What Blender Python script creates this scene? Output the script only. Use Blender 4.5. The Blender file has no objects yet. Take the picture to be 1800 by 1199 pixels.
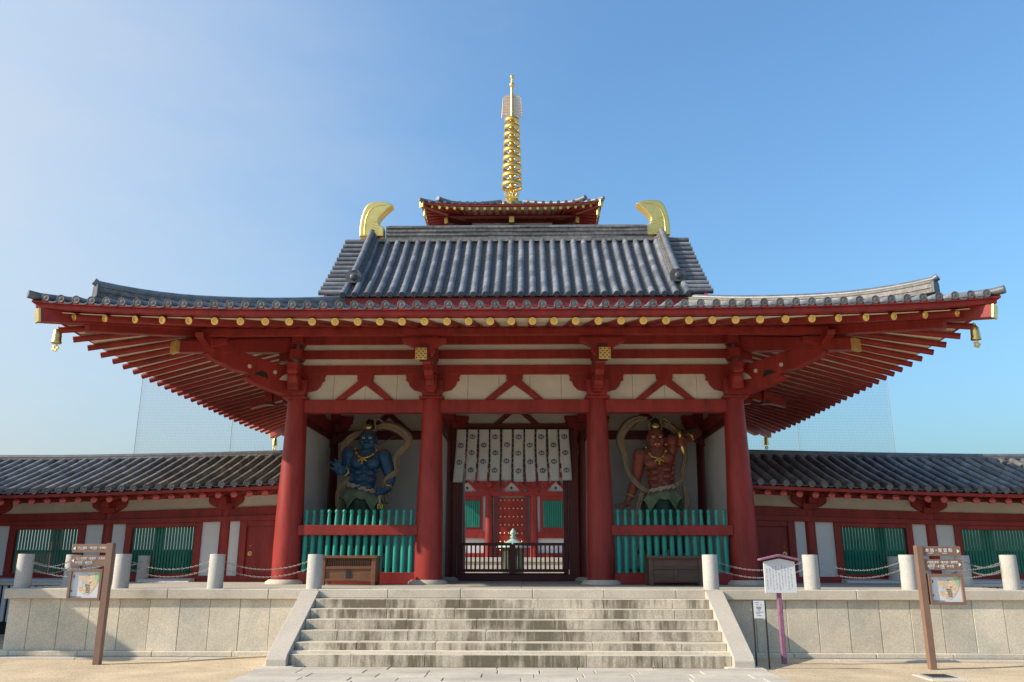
import bpy, bmesh, math, random
from mathutils import Vector, Matrix
random.seed(7)
R_ = math.radians
S = bpy.context.scene
COL = S.collection

# ------------------------------------------------------------------ camera
CAM = dict(f=1450.0, pitch=0.260687, yaw=0.018959, roll=0.0011607, x=0.3128, z=1.65)
def _axes():
    cp, sp, cy, sy = math.cos(CAM['pitch']), math.sin(CAM['pitch']), math.cos(CAM['yaw']), math.sin(CAM['yaw'])
    F = Vector((-sy*cp, cy*cp, sp)); Rt = Vector((cy, sy, 0)); U = Rt.cross(F)
    c, s = math.cos(CAM['roll']), math.sin(CAM['roll'])
    return F, c*Rt + s*U, -s*Rt + c*U, Vector((CAM['x'], 0, CAM['z']))
FW, RT, UP, CO = _axes()
def atY(u, v, Y):            # photo pixel (1800 wide) -> point on the plane y = Y
    d = FW*CAM['f'] + RT*(u-900) - UP*(v-600)
    return CO + d*(Y/d.y)
cd = bpy.data.cameras.new('camera'); co = bpy.data.objects.new('camera', cd); COL.objects.link(co)
cd.sensor_width = 36; cd.lens = CAM['f']/1800*36; cd.clip_start = .05; cd.clip_end = 3000
co.matrix_world = Matrix(((RT.x, UP.x, -FW.x, CO.x), (RT.y, UP.y, -FW.y, CO.y), (RT.z, UP.z, -FW.z, CO.z), (0, 0, 0, 1)))
S.camera = co
# ------------------------------------------------------------------ light
SUN = Vector((1.0, .27, -.60)).normalized()          # direction the light travels
W = bpy.data.worlds.new('World'); S.world = W; W.use_nodes = True
nt = W.node_tree; nt.nodes.clear()
sky = nt.nodes.new('ShaderNodeTexSky'); sky.sky_type = 'NISHITA'; sky.sun_disc = False
sky.sun_elevation = math.asin(-SUN.z); sky.sun_rotation = math.atan2(-SUN.x, -SUN.y)
sky.altitude = 0; sky.air_density = 1.4; sky.dust_density = 4.2; sky.ozone_density = 5.0
bg = nt.nodes.new('ShaderNodeBackground'); bg.inputs[1].default_value = .15
wo = nt.nodes.new('ShaderNodeOutputWorld')
wb = nt.nodes.new('ShaderNodeMix'); wb.data_type = 'RGBA'; wb.blend_type = 'MULTIPLY'; wb.inputs[0].default_value = 1; wb.inputs[7].default_value = (.72, .925, 1.01, 1)   # camera white balance
nt.links.new(sky.outputs[0], wb.inputs[6])
# thin cirrus, thickest in the western sky on the sun's side
tcw = nt.nodes.new('ShaderNodeTexCoord'); sxyz = nt.nodes.new('ShaderNodeSeparateXYZ'); nt.links.new(tcw.outputs['Generated'], sxyz.inputs[0])
mpw = nt.nodes.new('ShaderNodeMapping'); mpw.inputs['Scale'].default_value = (2.2, 1.2, 5.5); mpw.inputs['Rotation'].default_value = (0, R_(25), R_(20)); nt.links.new(tcw.outputs['Generated'], mpw.inputs[0])
nzw = nt.nodes.new('ShaderNodeTexNoise'); nzw.inputs['Scale'].default_value = 1.6; nzw.inputs['Detail'].default_value = 7; nzw.inputs['Roughness'].default_value = .55; nt.links.new(mpw.outputs[0], nzw.inputs[0])
ma = nt.nodes.new('ShaderNodeMath'); ma.operation = 'MULTIPLY_ADD'; nt.links.new(sxyz.outputs[0], ma.inputs[0]); ma.inputs[1].default_value = -1.0
mb_ = nt.nodes.new('ShaderNodeMath'); mb_.operation = 'MULTIPLY'; nt.links.new(nzw.outputs[0], mb_.inputs[0]); mb_.inputs[1].default_value = .35; nt.links.new(mb_.outputs[0], ma.inputs[2])
mrw = nt.nodes.new('ShaderNodeMapRange'); mrw.interpolation_type = 'SMOOTHSTEP'; mrw.inputs['From Min'].default_value = .10; mrw.inputs['From Max'].default_value = 1.05; mrw.inputs['To Max'].default_value = .85; nt.links.new(ma.outputs[0], mrw.inputs[0])
cw = nt.nodes.new('ShaderNodeMix'); cw.data_type = 'RGBA'; nt.links.new(mrw.outputs[0], cw.inputs[0]); nt.links.new(wb.outputs[2], cw.inputs[6]); cw.inputs[7].default_value = (2.75, 2.88, 3.0, 1)
nt.links.new(cw.outputs[2], bg.inputs[0]); nt.links.new(bg.outputs[0], wo.inputs[0])
sl = bpy.data.lights.new('sun', 'SUN'); so = bpy.data.objects.new('sun', sl); COL.objects.link(so)
sl.energy = 3.8; sl.angle = R_(.5); sl.color = (1, .88, .72)
so.rotation_euler = SUN.to_track_quat('-Z', 'Y').to_euler(); so.location = (-30, -10, 30)
S.view_settings.view_transform = 'Standard'; S.view_settings.look = 'None'
S.view_settings.exposure = 0.80; S.view_settings.gamma = 1
S.render.resolution_x = 1024; S.render.resolution_y = 682

# ------------------------------------------------------------------ materials
M = {}
def mat(name, col, rough=.6, metal=0, var=.12, scale=3.0, bump=0, bscale=40, col2=None, f2=(.45, .7), rnd=.0, spec=.5, stretch=(1, 1, 1), speck=None):
    m = bpy.data.materials.new(name); m.use_nodes = True; M[name] = m
    n = m.node_tree.nodes; l = m.node_tree.links; b = n['Principled BSDF']
    b.inputs['Roughness'].default_value = rough; b.inputs['Metallic'].default_value = metal
    b.inputs['Specular IOR Level'].default_value = spec
    g = n.new('ShaderNodeNewGeometry'); mp = n.new('ShaderNodeMapping'); mp.inputs['Scale'].default_value = stretch
    l.new(g.outputs['Position'], mp.inputs[0])
    nz = n.new('ShaderNodeTexNoise'); nz.inputs['Scale'].default_value = scale; nz.inputs['Detail'].default_value = 6; nz.inputs['Roughness'].default_value = .65
    l.new(mp.outputs[0], nz.inputs[0])
    mr = n.new('ShaderNodeMapRange'); mr.inputs['From Min'].default_value = .3; mr.inputs['From Max'].default_value = .7
    mr.inputs['To Min'].default_value = 1-var; mr.inputs['To Max'].default_value = 1+var
    l.new(nz.outputs[0], mr.inputs[0])
    cur = None
    def rgb(c):
        r = n.new('ShaderNodeRGB'); r.outputs[0].default_value = (*c, 1); return r.outputs[0]
    cur = rgb(col)
    if col2:
        nz2 = n.new('ShaderNodeTexNoise'); nz2.inputs['Scale'].default_value = scale*1.7; nz2.inputs['Detail'].default_value = 8; nz2.inputs['Roughness'].default_value = .7
        l.new(mp.outputs[0], nz2.inputs[0])
        m2 = n.new('ShaderNodeMapRange'); m2.inputs['From Min'].default_value = f2[0]; m2.inputs['From Max'].default_value = f2[1]
        l.new(nz2.outputs[0], m2.inputs[0])
        mx = n.new('ShaderNodeMix'); mx.data_type = 'RGBA'
        l.new(m2.outputs[0], mx.inputs[0]); l.new(cur, mx.inputs[6]); mx.inputs[7].default_value = (*col2, 1); cur = mx.outputs[2]
    if speck:
        nz3 = n.new('ShaderNodeTexNoise'); nz3.inputs['Scale'].default_value = 55; nz3.inputs['Detail'].default_value = 3
        l.new(g.outputs['Position'], nz3.inputs[0])
        m3 = n.new('ShaderNodeMapRange'); m3.inputs['From Min'].default_value = .35; m3.inputs['From Max'].default_value = .65
        m3.inputs['To Min'].default_value = 1-speck; m3.inputs['To Max'].default_value = 1+speck
        l.new(nz3.outputs[0], m3.inputs[0])
        q = n.new('ShaderNodeMath'); q.operation = 'MULTIPLY'; l.new(mr.outputs[0], q.inputs[0]); l.new(m3.outputs[0], q.inputs[1]); val = q.outputs[0]
    else: val = mr.outputs[0]
    if rnd:
        oi = n.new('ShaderNodeObjectInfo'); mo = n.new('ShaderNodeMapRange')
        mo.inputs['To Min'].default_value = 1-rnd; mo.inputs['To Max'].default_value = 1+rnd
        l.new(oi.outputs['Random'], mo.inputs[0]); q = n.new('ShaderNodeMath'); q.operation = 'MULTIPLY'
        l.new(val, q.inputs[0]); l.new(mo.outputs[0], q.inputs[1]); val = q.outputs[0]
    vm = n.new('ShaderNodeVectorMath'); vm.operation = 'SCALE'; l.new(cur, vm.inputs[0]); l.new(val, vm.inputs['Scale'])
    l.new(vm.outputs[0], b.inputs['Base Color'])
    if bump:
        bz = n.new('ShaderNodeTexNoise'); bz.inputs['Scale'].default_value = bscale; bz.inputs['Detail'].default_value = 4
        l.new(g.outputs['Position'], bz.inputs[0]); bp = n.new('ShaderNodeBump'); bp.inputs['Strength'].default_value = bump; bp.inputs['Distance'].default_value = .02
        l.new(bz.outputs[0], bp.inputs['Height']); l.new(bp.outputs[0], b.inputs['Normal'])
    return m
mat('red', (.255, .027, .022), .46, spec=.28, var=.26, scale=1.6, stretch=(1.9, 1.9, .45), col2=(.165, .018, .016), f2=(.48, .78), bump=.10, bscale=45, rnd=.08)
mat('red_shaded', (.115, .014, .013), .5, var=.14, scale=2, rnd=.06)  # same vermilion paint, with the shade of the interior put into its colour
mat('rafter_end', (.44, .07, .045), .5, var=.1)
mat('plaster', (.56, .51, .44), .9, var=.10, scale=1.3, bump=.06, col2=(.47, .42, .35), f2=(.52, .78), rnd=.03)
mat('plaster_cool', (.62, .61, .60), .9, var=.05, scale=1.3, bump=.06)
mat('soffit', (.74, .65, .50), .85, var=.08)
mat('tile', (.140, .154, .180), .40, var=.32, scale=4, col2=(.27, .22, .17), f2=(.55, .72), rnd=.34, bump=.15, bscale=30)
mat('tile_corridor', (.125, .122, .118), .45, var=.35, scale=3, col2=(.25, .21, .155), f2=(.50, .72), rnd=.34, bump=.15, bscale=30)
mat('tile_pan_shaded', (.075, .082, .096), .5, var=.45, scale=9, col2=(.13, .115, .10), f2=(.55, .75))  # pan tiles coloured darker to stand for the shadow between the rolls
mat('tile_dark', (.060, .065, .075), .5, var=.3, scale=5, rnd=.25)
mat('tile_end', (.105, .110, .120), .6, var=.3, scale=14, bump=.5, bscale=60, rnd=.25)
mat('ridge_tile', (.125, .122, .122), .55, var=.5, scale=9, col2=(.24, .205, .17), f2=(.5, .7), rnd=.38)
mat('gold', (.78, .56, .19), .36, metal=1, var=.12, scale=9, bump=.2, bscale=60)
mat('gold_pale', (.80, .55, .15), .36, metal=.9, var=.08, scale=4)
mat('gold_leaf', (.78, .52, .13), .45, metal=.45, var=.15, scale=6)
mat('gold_shibi', (.86, .62, .20), .34, metal=.85, var=.1, scale=6)
mat('green', (.008, .18, .125), .45, var=.15, scale=5, rnd=.12)
mat('green_fence', (.010, .27, .21), .42, var=.12, scale=6, rnd=.08)
mat('granite', (.53, .475, .39), .85, var=.14, scale=.9, col2=(.36, .325, .265), f2=(.5, .75), rnd=.06, bump=.25, bscale=70, speck=.16)
mat('granite_wall', (.60, .53, .42), .9, var=.16, scale=.7, col2=(.45, .435, .37), f2=(.45, .7), rnd=.10, bump=.3, bscale=60, speck=.15)
mat('granite_pale', (.46, .415, .355), .85, var=.08, scale=1.5, bump=.2, bscale=80, speck=.12)
mat('floor_stone', (.42, .39, .33), .8, var=.1, scale=1, speck=.1)
mat('paver', (.50, .455, .385), .85, var=.14, scale=1.5, rnd=.10, bump=.25, bscale=50, speck=.12, col2=(.40, .36, .30), f2=(.5, .75))
mat('sand', (.53, .42, .275), .95, var=.2, scale=.9, bump=.7, bscale=26, speck=.16, col2=(.40, .33, .225), f2=(.5, .75))
mat('bollard', (.42, .405, .375), .85, var=.08, scale=3, speck=.14, rnd=.05)
mat('chain', (.40, .39, .37), .45, metal=.8, var=.1)
mat('wood', (.16, .062, .028), .5, var=.35, scale=3, stretch=(1, 6, 6), bump=.15, bscale=60, rnd=.1)
mat('wood_dark', (.085, .045, .028), .55, var=.3, scale=3, stretch=(1, 6, 6), rnd=.1)
mat('black', (.012, .012, .012), .5, var=.1)
mat('dark_void', (.02, .018, .016), .9, var=.2)
mat('sign_brown', (.20, .118, .083), .6, var=.1, scale=4, bump=.05)
mat('sign_side', (.07, .040, .03), .6, var=.1)
mat('white_paint', (.78, .78, .78), .5, var=.03)
mat('white_board', (.60, .62, .65), .6, var=.03)
mat('ink', (.10, .10, .12), .7, var=.2)
mat('purple', (.22, .085, .155), .7, var=.4, scale=12, stretch=(6, 6, 1), col2=(.40, .25, .31), f2=(.5, .7))
mat('cloth', (.74, .72, .69), .9, var=.05, scale=5)
mat('crest', (.05, .055, .20), .85, var=.15, scale=20)
mat('verdigris', (.30, .44, .36), .6, metal=.2, var=.3, scale=12)
mat('bronze', (.075, .085, .06), .5, metal=.5, var=.3, scale=8)
mat('bluebody', (.012, .085, .20), .5, var=.25, scale=8, col2=(.07, .095, .095), f2=(.52, .75), bump=.2, bscale=20)
mat('redbody', (.28, .055, .035), .5, var=.25, scale=8, col2=(.15, .10, .075), f2=(.5, .75), bump=.2, bscale=20)
mat('scarf', (.34, .255, .175), .75, var=.25, scale=3, stretch=(5, 5, 1))
mat('skirt_light', (.17, .25, .15), .75, var=.25, scale=5)
mat('skirt_dark', (.020, .060, .036), .7, var=.35, scale=6)
mat('eye', (.7, .68, .6), .3, var=.02)
mat('rope', (.44, .36, .29), .8, var=.2, scale=8)
mat('hair', (.02, .018, .016), .6, var=.2)
mat('steel', (.35, .36, .36), .45, metal=.7, var=.15)
mat('lichen', (.30, .32, .28), .9, var=.2)
# stained risers: dark vertical streaks left by running water
def stained():
    m = mat('riser', (.54, .48, .38), .88, var=.14, scale=1.2, rnd=.06, bump=.35, bscale=60, speck=.18)
    n = m.node_tree.nodes; l = m.node_tree.links; b = n['Principled BSDF']
    src = b.inputs['Base Color'].links[0].from_socket
    g = n.new('ShaderNodeNewGeometry'); mp = n.new('ShaderNodeMapping'); mp.inputs['Scale'].default_value = (9, .5, 1.3)
    l.new(g.outputs['Position'], mp.inputs[0])
    a = n.new('ShaderNodeTexNoise'); a.inputs['Scale'].default_value = 1.0; a.inputs['Detail'].default_value = 9; a.inputs['Roughness'].default_value = .72
    l.new(mp.outputs[0], a.inputs[0])
    c = n.new('ShaderNodeTexNoise'); c.inputs['Scale'].default_value = 1.1; c.inputs['Detail'].default_value = 4; l.new(g.outputs['Position'], c.inputs[0])
    s = n.new('ShaderNodeMath'); s.operation = 'ADD'; l.new(a.outputs[0], s.inputs[0]); l.new(c.outputs[0], s.inputs[1])
    r = n.new('ShaderNodeMapRange'); r.inputs['From Min'].default_value = .86; r.inputs['From Max'].default_value = 1.12; r.inputs['To Max'].default_value = .90
    l.new(s.outputs[0], r.inputs[0])
    # tops stay clean: rain only streaks the vertical face
    sp = n.new('ShaderNodeSeparateXYZ'); l.new(g.outputs['Normal'], sp.inputs[0])
    q = n.new('ShaderNodeMath'); q.operation = 'SUBTRACT'; q.inputs[0].default_value = 1; l.new(sp.outputs[2], q.inputs[1]); q.use_clamp = True
    q2 = n.new('ShaderNodeMath'); q2.operation = 'MULTIPLY'; l.new(q.outputs[0], q2.inputs[0]); l.new(r.outputs[0], q2.inputs[1])
    mx = n.new('ShaderNodeMix'); mx.data_type = 'RGBA'; l.new(q2.outputs[0], mx.inputs[0]); l.new(src, mx.inputs[6]); mx.inputs[7].default_value = (.115, .092, .060, 1)
    l.new(mx.outputs[2], b.inputs['Base Color'])
stained()
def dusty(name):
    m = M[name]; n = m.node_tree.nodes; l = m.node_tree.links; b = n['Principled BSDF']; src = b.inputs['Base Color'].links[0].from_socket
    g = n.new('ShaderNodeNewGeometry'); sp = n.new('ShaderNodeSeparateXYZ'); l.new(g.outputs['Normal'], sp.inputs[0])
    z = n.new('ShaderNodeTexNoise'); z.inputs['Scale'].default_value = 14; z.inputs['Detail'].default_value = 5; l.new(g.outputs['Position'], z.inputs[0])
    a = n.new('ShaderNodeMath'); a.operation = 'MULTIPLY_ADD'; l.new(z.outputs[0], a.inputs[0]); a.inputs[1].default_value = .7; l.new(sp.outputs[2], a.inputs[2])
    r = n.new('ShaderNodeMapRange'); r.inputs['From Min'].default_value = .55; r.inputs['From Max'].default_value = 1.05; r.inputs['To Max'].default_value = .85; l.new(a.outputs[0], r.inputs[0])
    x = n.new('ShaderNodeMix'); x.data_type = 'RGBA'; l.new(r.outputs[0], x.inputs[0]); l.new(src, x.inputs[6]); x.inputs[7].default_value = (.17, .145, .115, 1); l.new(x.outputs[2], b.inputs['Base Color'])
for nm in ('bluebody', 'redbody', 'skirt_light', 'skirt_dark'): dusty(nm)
def netmat():
    m = bpy.data.materials.new('net'); m.use_nodes = True; M['net'] = m
    n = m.node_tree.nodes; l = m.node_tree.links; n.clear()
    o = n.new('ShaderNodeOutputMaterial'); t = n.new('ShaderNodeBsdfTransparent'); d = n.new('ShaderNodeBsdfDiffuse'); d.inputs[0].default_value = (.25, .33, .38, 1)
    x = n.new('ShaderNodeMixShader')
    g = n.new('ShaderNodeNewGeometry'); b = n.new('ShaderNodeTexBrick'); b.offset = 0; b.inputs['Scale'].default_value = 8; b.inputs['Mortar Size'].default_value = .06
    b.inputs['Brick Width'].default_value = .5; b.inputs['Row Height'].default_value = .5
    b.inputs['Color1'].default_value = (.03, .03, .03, 1); b.inputs['Color2'].default_value = (.03, .03, .03, 1); b.inputs['Mortar'].default_value = (.2, .2, .2, 1)
    mp = n.new('ShaderNodeMapping'); mp.inputs['Rotation'].default_value = (R_(90), 0, 0); l.new(g.outputs['Position'], mp.inputs[0]); l.new(mp.outputs[0], b.inputs[0])
    l.new(b.outputs[0], x.inputs[0]); l.new(t.outputs[0], x.inputs[1]); l.new(d.outputs[0], x.inputs[2]); l.new(x.outputs[0], o.inputs[0])
netmat()
def mapmat():                  # printed site plan: flat print
    m = mat('site_plan', (.6, .62, .65), .5, var=.02)
    n = m.node_tree.nodes; l = m.node_tree.links; b = n['Principled BSDF']
    tc = n.new('ShaderNodeTexCoord')
    v = n.new('ShaderNodeTexVoronoi'); v.inputs['Scale'].default_value = 11; v.feature = 'F1'; l.new(tc.outputs['Generated'], v.inputs[0])
    cr = n.new('ShaderNodeValToRGB'); e = cr.color_ramp; e.interpolation = 'CONSTANT'
    e.elements[0].color = (.66, .46, .25, 1); e.elements[1].position = .45; e.elements[1].color = (.70, .58, .40, 1)
    x = e.elements.new(.62); x.color = (.42, .44, .50, 1); x = e.elements.new(.75); x.color = (.62, .42, .26, 1); x = e.elements.new(.88); x.color = (.30, .27, .28, 1)
    l.new(v.outputs['Color'], cr.inputs[0]); l.new(cr.outputs[0], b.inputs['Base Color'])
mapmat()

# ------------------------------------------------------------------ mesh helpers
class MB:
    def __init__(s): s.v = []; s.f = []; s.sm = []
    def add(s, vs, fs, sm=False):
        o = len(s.v); s.v += [tuple(x) for x in vs]; s.f += [tuple(i+o for i in f) for f in fs]; s.sm += [sm]*len(fs); return s
    def box(s, c, d, rz=0, M_=None):
        x, y, z = d[0]/2, d[1]/2, d[2]/2
        vs = [Vector((a*x, b*y, e*z)) for a in (-1, 1) for b in (-1, 1) for e in (-1, 1)]
        T = Matrix.Translation(c) @ (M_ or Matrix.Rotation(rz, 4, 'Z'))
        return s.add([T @ v for v in vs], [(0, 1, 3, 2), (4, 6, 7, 5), (0, 4, 5, 1), (2, 3, 7, 6), (0, 2, 6, 4), (1, 5, 7, 3)])
    def bb(s, x0, x1, y0, y1, z0, z1): return s.box(((x0+x1)/2, (y0+y1)/2, (z0+z1)/2), (x1-x0, y1-y0, z1-z0))
    def cyl(s, p0, p1, r0, r1=None, n=12, caps=True, arc=(0, 2*math.pi), up=None):
        r1 = r0 if r1 is None else r1
        p0, p1 = Vector(p0), Vector(p1); d = (p1-p0).normalized()
        a = Vector(up) if up else (Vector((0, 0, 1)) if abs(d.z) < .9 else Vector((1, 0, 0)))
        e1 = (a - d*a.dot(d)).normalized(); e2 = d.cross(e1)
        full = arc[1]-arc[0] > 6.28; k = n if full else n+1
        vs = []
        for p, r in ((p0, r0), (p1, r1)):
            for i in range(k):
                t = arc[0] + (arc[1]-arc[0])*i/n
                vs.append(p + e1*(r*math.cos(t)) + e2*(r*math.sin(t)))
        fs = [(i, (i+1) % k, k+(i+1) % k, k+i) for i in range(n)]
        s.add(vs, fs, True)
        if caps: s.add(vs, [tuple(range(k))[::-1], tuple(range(k, 2*k))])
        return s
    def tube(s, pts, rad, n=8, flat=1.0, up=None, caps=True):
        pts = [Vector(p) for p in pts]; k = len(pts); rr = rad if isinstance(rad, (list, tuple)) else [rad]*k
        vs = []; e1 = None
        for i, p in enumerate(pts):
            d = (pts[min(i+1, k-1)]-pts[max(i-1, 0)]).normalized()
            a = Vector(up) if up else (e1 or (Vector((0, 0, 1)) if abs(d.z) < .9 else Vector((0, 1, 0))))
            e1 = (a - d*a.dot(d)).normalized(); e2 = d.cross(e1)
            for j in range(n):
                t = 2*math.pi*j/n; vs.append(p + e1*(rr[i]*math.cos(t)*flat) + e2*(rr[i]*math.sin(t)))
        fs = [(i*n+j, i*n+(j+1) % n, (i+1)*n+(j+1) % n, (i+1)*n+j) for i in range(k-1) for j in range(n)]
        s.add(vs, fs, True)
        if caps: s.add(vs, [tuple(range(n))[::-1], tuple(range((k-1)*n, k*n))])
        return s
    def lathe(s, c, prof, n=16, flat=1):
        c = Vector(c); k = len(prof)
        vs = [c + Vector((r*math.cos(2*math.pi*j/n), r*math.sin(2*math.pi*j/n)*flat, z)) for r, z in prof for j in range(n)]
        fs = [(i*n+j, i*n+(j+1) % n, (i+1)*n+(j+1) % n, (i+1)*n+j) for i in range(k-1) for j in range(n)]
        s.add(vs, fs, True); s.add(vs, [tuple(range(n))[::-1], tuple(range((k-1)*n, k*n))]); return s
    def extr(s, poly, o, ax, ay, th):       # polygon in plane (ax, ay) at o, thickness th centred
        o, ax, ay = Vector(o), Vector(ax), Vector(ay); nn = ax.cross(ay).normalized(); k = len(poly)
        vs = [o + ax*x + ay*y + nn*(-th/2) for x, y in poly] + [o + ax*x + ay*y + nn*(th/2) for x, y in poly]
        return s.add(vs, [tuple(range(k))[::-1], tuple(range(k, 2*k))] + [(i, (i+1) % k, k+(i+1) % k, k+i) for i in range(k)])
    def sphere(s, c, r, n=12, m=8, sc=(1, 1, 1), rot=None):
        c = Vector(c); T = rot or Matrix.Identity(3); vs = []; 
        for i in range(1, m):
            a = math.pi*i/m
            for j in range(n):
                b = 2*math.pi*j/n
                vs.append(c + T @ Vector((r*sc[0]*math.sin(a)*math.cos(b), r*sc[1]*math.sin(a)*math.sin(b), r*sc[2]*math.cos(a))))
        t = len(vs); vs += [c + T @ Vector((0, 0, r*sc[2])), c + T @ Vector((0, 0, -r*sc[2]))]
        fs = [(i*n+j, (i+1)*n+j, (i+1)*n+(j+1) % n, i*n+(j+1) % n) for i in range(m-2) for j in range(n)]
        fs += [(t, j, (j+1) % n) for j in range(n)] + [(t+1, (m-2)*n+(j+1) % n, (m-2)*n+j) for j in range(n)]
        return s.add(vs, fs, True)
    def mesh(s, name, m, bevel=0):
        me = bpy.data.meshes.new(name); me.from_pydata([tuple(v) for v in s.v], [], s.f)
        me.polygons.foreach_set('use_smooth', s.sm)
        if bevel:
            b = bmesh.new(); b.from_mesh(me); bmesh.ops.remove_doubles(b, verts=b.verts, dist=1e-5)
            bmesh.ops.recalc_face_normals(b, faces=b.faces)
            es = [e for e in b.edges if len(e.link_faces) == 2 and e.calc_face_angle(0) > .6]
            bmesh.ops.bevel(b, geom=es, offset=bevel, segments=1, affect='EDGES', clamp_overlap=True); b.to_mesh(me); b.free()
        else:
            b = bmesh.new(); b.from_mesh(me); bmesh.ops.recalc_face_normals(b, faces=b.faces); b.to_mesh(me); b.free()
        me.materials.append(M[m]); return me
    def build(s, name, m, parent=None, bevel=0): return link(name, s.mesh(name, m, bevel), parent)
WM = {}
def wm(o): return WM.get(o.name, Matrix.Identity(4))
def link(name, data, parent=None, T=None):
    o = bpy.data.objects.new(name, data); COL.objects.link(o)
    T = T or Matrix.Identity(4); o.matrix_basis = T; WM[o.name] = T
    if parent: o.parent = parent; o.matrix_parent_inverse = wm(parent).inverted()
    return o
def root(name, loc, label, cat, group=None):
    o = link(name, None, None, Matrix.Translation(loc)); o.empty_display_size = .3
    o['label'] = label; o['category'] = cat
    if group: o['group'] = group
    return o
def tag(o, label, cat, group=None):
    o['label'] = label; o['category'] = cat
    if group: o['group'] = group
    return o
def struct(o): o['kind'] = 'structure'; return o
def stuff(o): o['kind'] = 'stuff'; return o
_bx = {}
def block(name, x0, x1, y0, y1, z0, z1, m, parent, bev=.012):
    k = (round(x1-x0, 3), round(y1-y0, 3), round(z1-z0, 3), m, bev)
    if k not in _bx: _bx[k] = MB().box((0, 0, 0), (x1-x0, y1-y0, z1-z0)).mesh(name, m, bev)
    return link(name, _bx[k], parent, Matrix.Translation(((x0+x1)/2, (y0+y1)/2, (z0+z1)/2)))
def frame_T(p, d, up=(0, 0, 1)):            # x axis along d, z near up
    d = Vector(d).normalized(); u = Vector(up); u = (u - d*u.dot(d)).normalized(); s = u.cross(d)
    return Matrix(((d.x, s.x, u.x, p[0]), (d.y, s.y, u.y, p[1]), (d.z, s.z, u.z, p[2]), (0, 0, 0, 1)))
def remesh(mb, name, m, parent, vox=.02, it=3):
    me = mb.mesh(name, m); o = bpy.data.objects.new('tmp', me); COL.objects.link(o)
    r = o.modifiers.new('r', 'REMESH'); r.mode = 'VOXEL'; r.voxel_size = vox; r.use_smooth_shade = True
    s = o.modifiers.new('s', 'SMOOTH'); s.iterations = it; s.factor = .5
    dg = bpy.context.evaluated_depsgraph_get(); me2 = bpy.data.meshes.new_from_object(o.evaluated_get(dg)); bpy.data.objects.remove(o)
    me2.materials.clear(); me2.materials.append(M[m]); me2.polygons.foreach_set('use_smooth', [True]*len(me2.polygons)); me2.name = name
    return link(name, me2, parent)
def text(name, body, m, parent, loc, size, ax=(1, 0, 0), ay=(0, 0, 1), th=.002, sx=1):
    c = bpy.data.curves.new('t', 'FONT'); c.body = body; c.size = size; c.extrude = th; c.align_x = 'LEFT'
    o = bpy.data.objects.new('t', c); COL.objects.link(o); dg = bpy.context.evaluated_depsgraph_get()
    me = bpy.data.meshes.new_from_object(o.evaluated_get(dg)); bpy.data.objects.remove(o)
    me.materials.clear(); me.materials.append(M[m])
    ax, ay = Vector(ax), Vector(ay); nz = ax.cross(ay)
    T = Matrix(((ax.x*sx, ay.x, nz.x, loc[0]), (ax.y*sx, ay.y, nz.y, loc[1]), (ax.z*sx, ay.z, nz.z, loc[2]), (0, 0, 0, 1)))
    me.transform(T); return link(name, me, parent)

# ================================================================== setting
FZ = 1.134; D0 = 16.22; RI = .162; TR = .3068; SW = 3.626; PX = 9.66
def gz(x, y):
    a = min(1, max(0, (abs(x)-4.0)/2.5)); return -.045 - .055*a*a*(3-2*a)
xs = [-400, -150, -60, -30] + [-20+i*.5 for i in range(81)] + [30, 60, 150, 400]
ys = [-400, -100, -20] + [i*.5 for i in range(0, 60)] + [35, 50, 80, 150, 400]
g = MB(); nx = len(xs)
g.add([(x, y, gz(x, y) + (random.uniform(-.006, .006) if abs(x) < 20 and 0 < y < 30 else 0)) for y in ys for x in xs],
      [(j*nx+i, j*nx+i+1, (j+1)*nx+i+1, (j+1)*nx+i) for j in range(len(ys)-1) for i in range(nx-1)], True)
struct(g.build('ground', 'sand'))
# paved approach: individual granite pavers on a bed
pb = struct(MB().bb(-3.98, 4.06, 4.5, 14.16, -.12, -.022).build('paved_path', 'lichen'))
y = 14.15; row = 0; depths = [.30, .42, .46, .40, .5, .44, .48, .42, .46, .5, .44, .48, .46, .5, .44, .48, .5, .5, .5, .5]
for dp in depths:
    if y-dp < 4.6: break
    x = -3.97; first = True
    while x < 4.04:
        w = random.uniform(.62, 1.15) if not first else random.uniform(.35, 1.0); first = False
        if row == 0: w *= 1.7
        x1 = min(x+w, 4.05)
        if 4.05-x1 < .25: x1 = 4.05
        dz = random.uniform(-.006, .003)
        block('paver', x+.006, x1-.006, y-dp+.006, y-.006, -.10, dz, 'paver', pb, .008); x = x1
    y -= dp; row += 1

# fine gravel and fallen leaves lying on the sand
gv = MB(); rg = random.Random(11)
for i in range(420):
    x = rg.choice((-1, 1))*rg.uniform(4.2, 11); y = 15.9-abs(rg.gauss(0, 1.3)) if i % 2 else rg.uniform(10.5, 15.8)
    r = rg.uniform(.004, .011); gv.sphere((x, y, gz(x, y)+r*.3), r, 5, 3, (1, rg.uniform(.7, 1.2), .6))
o = gv.build('gravel', 'granite_wall'); stuff(o); tag(o, 'scattered fine gravel lying on the sand below the platform', 'gravel')
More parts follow.
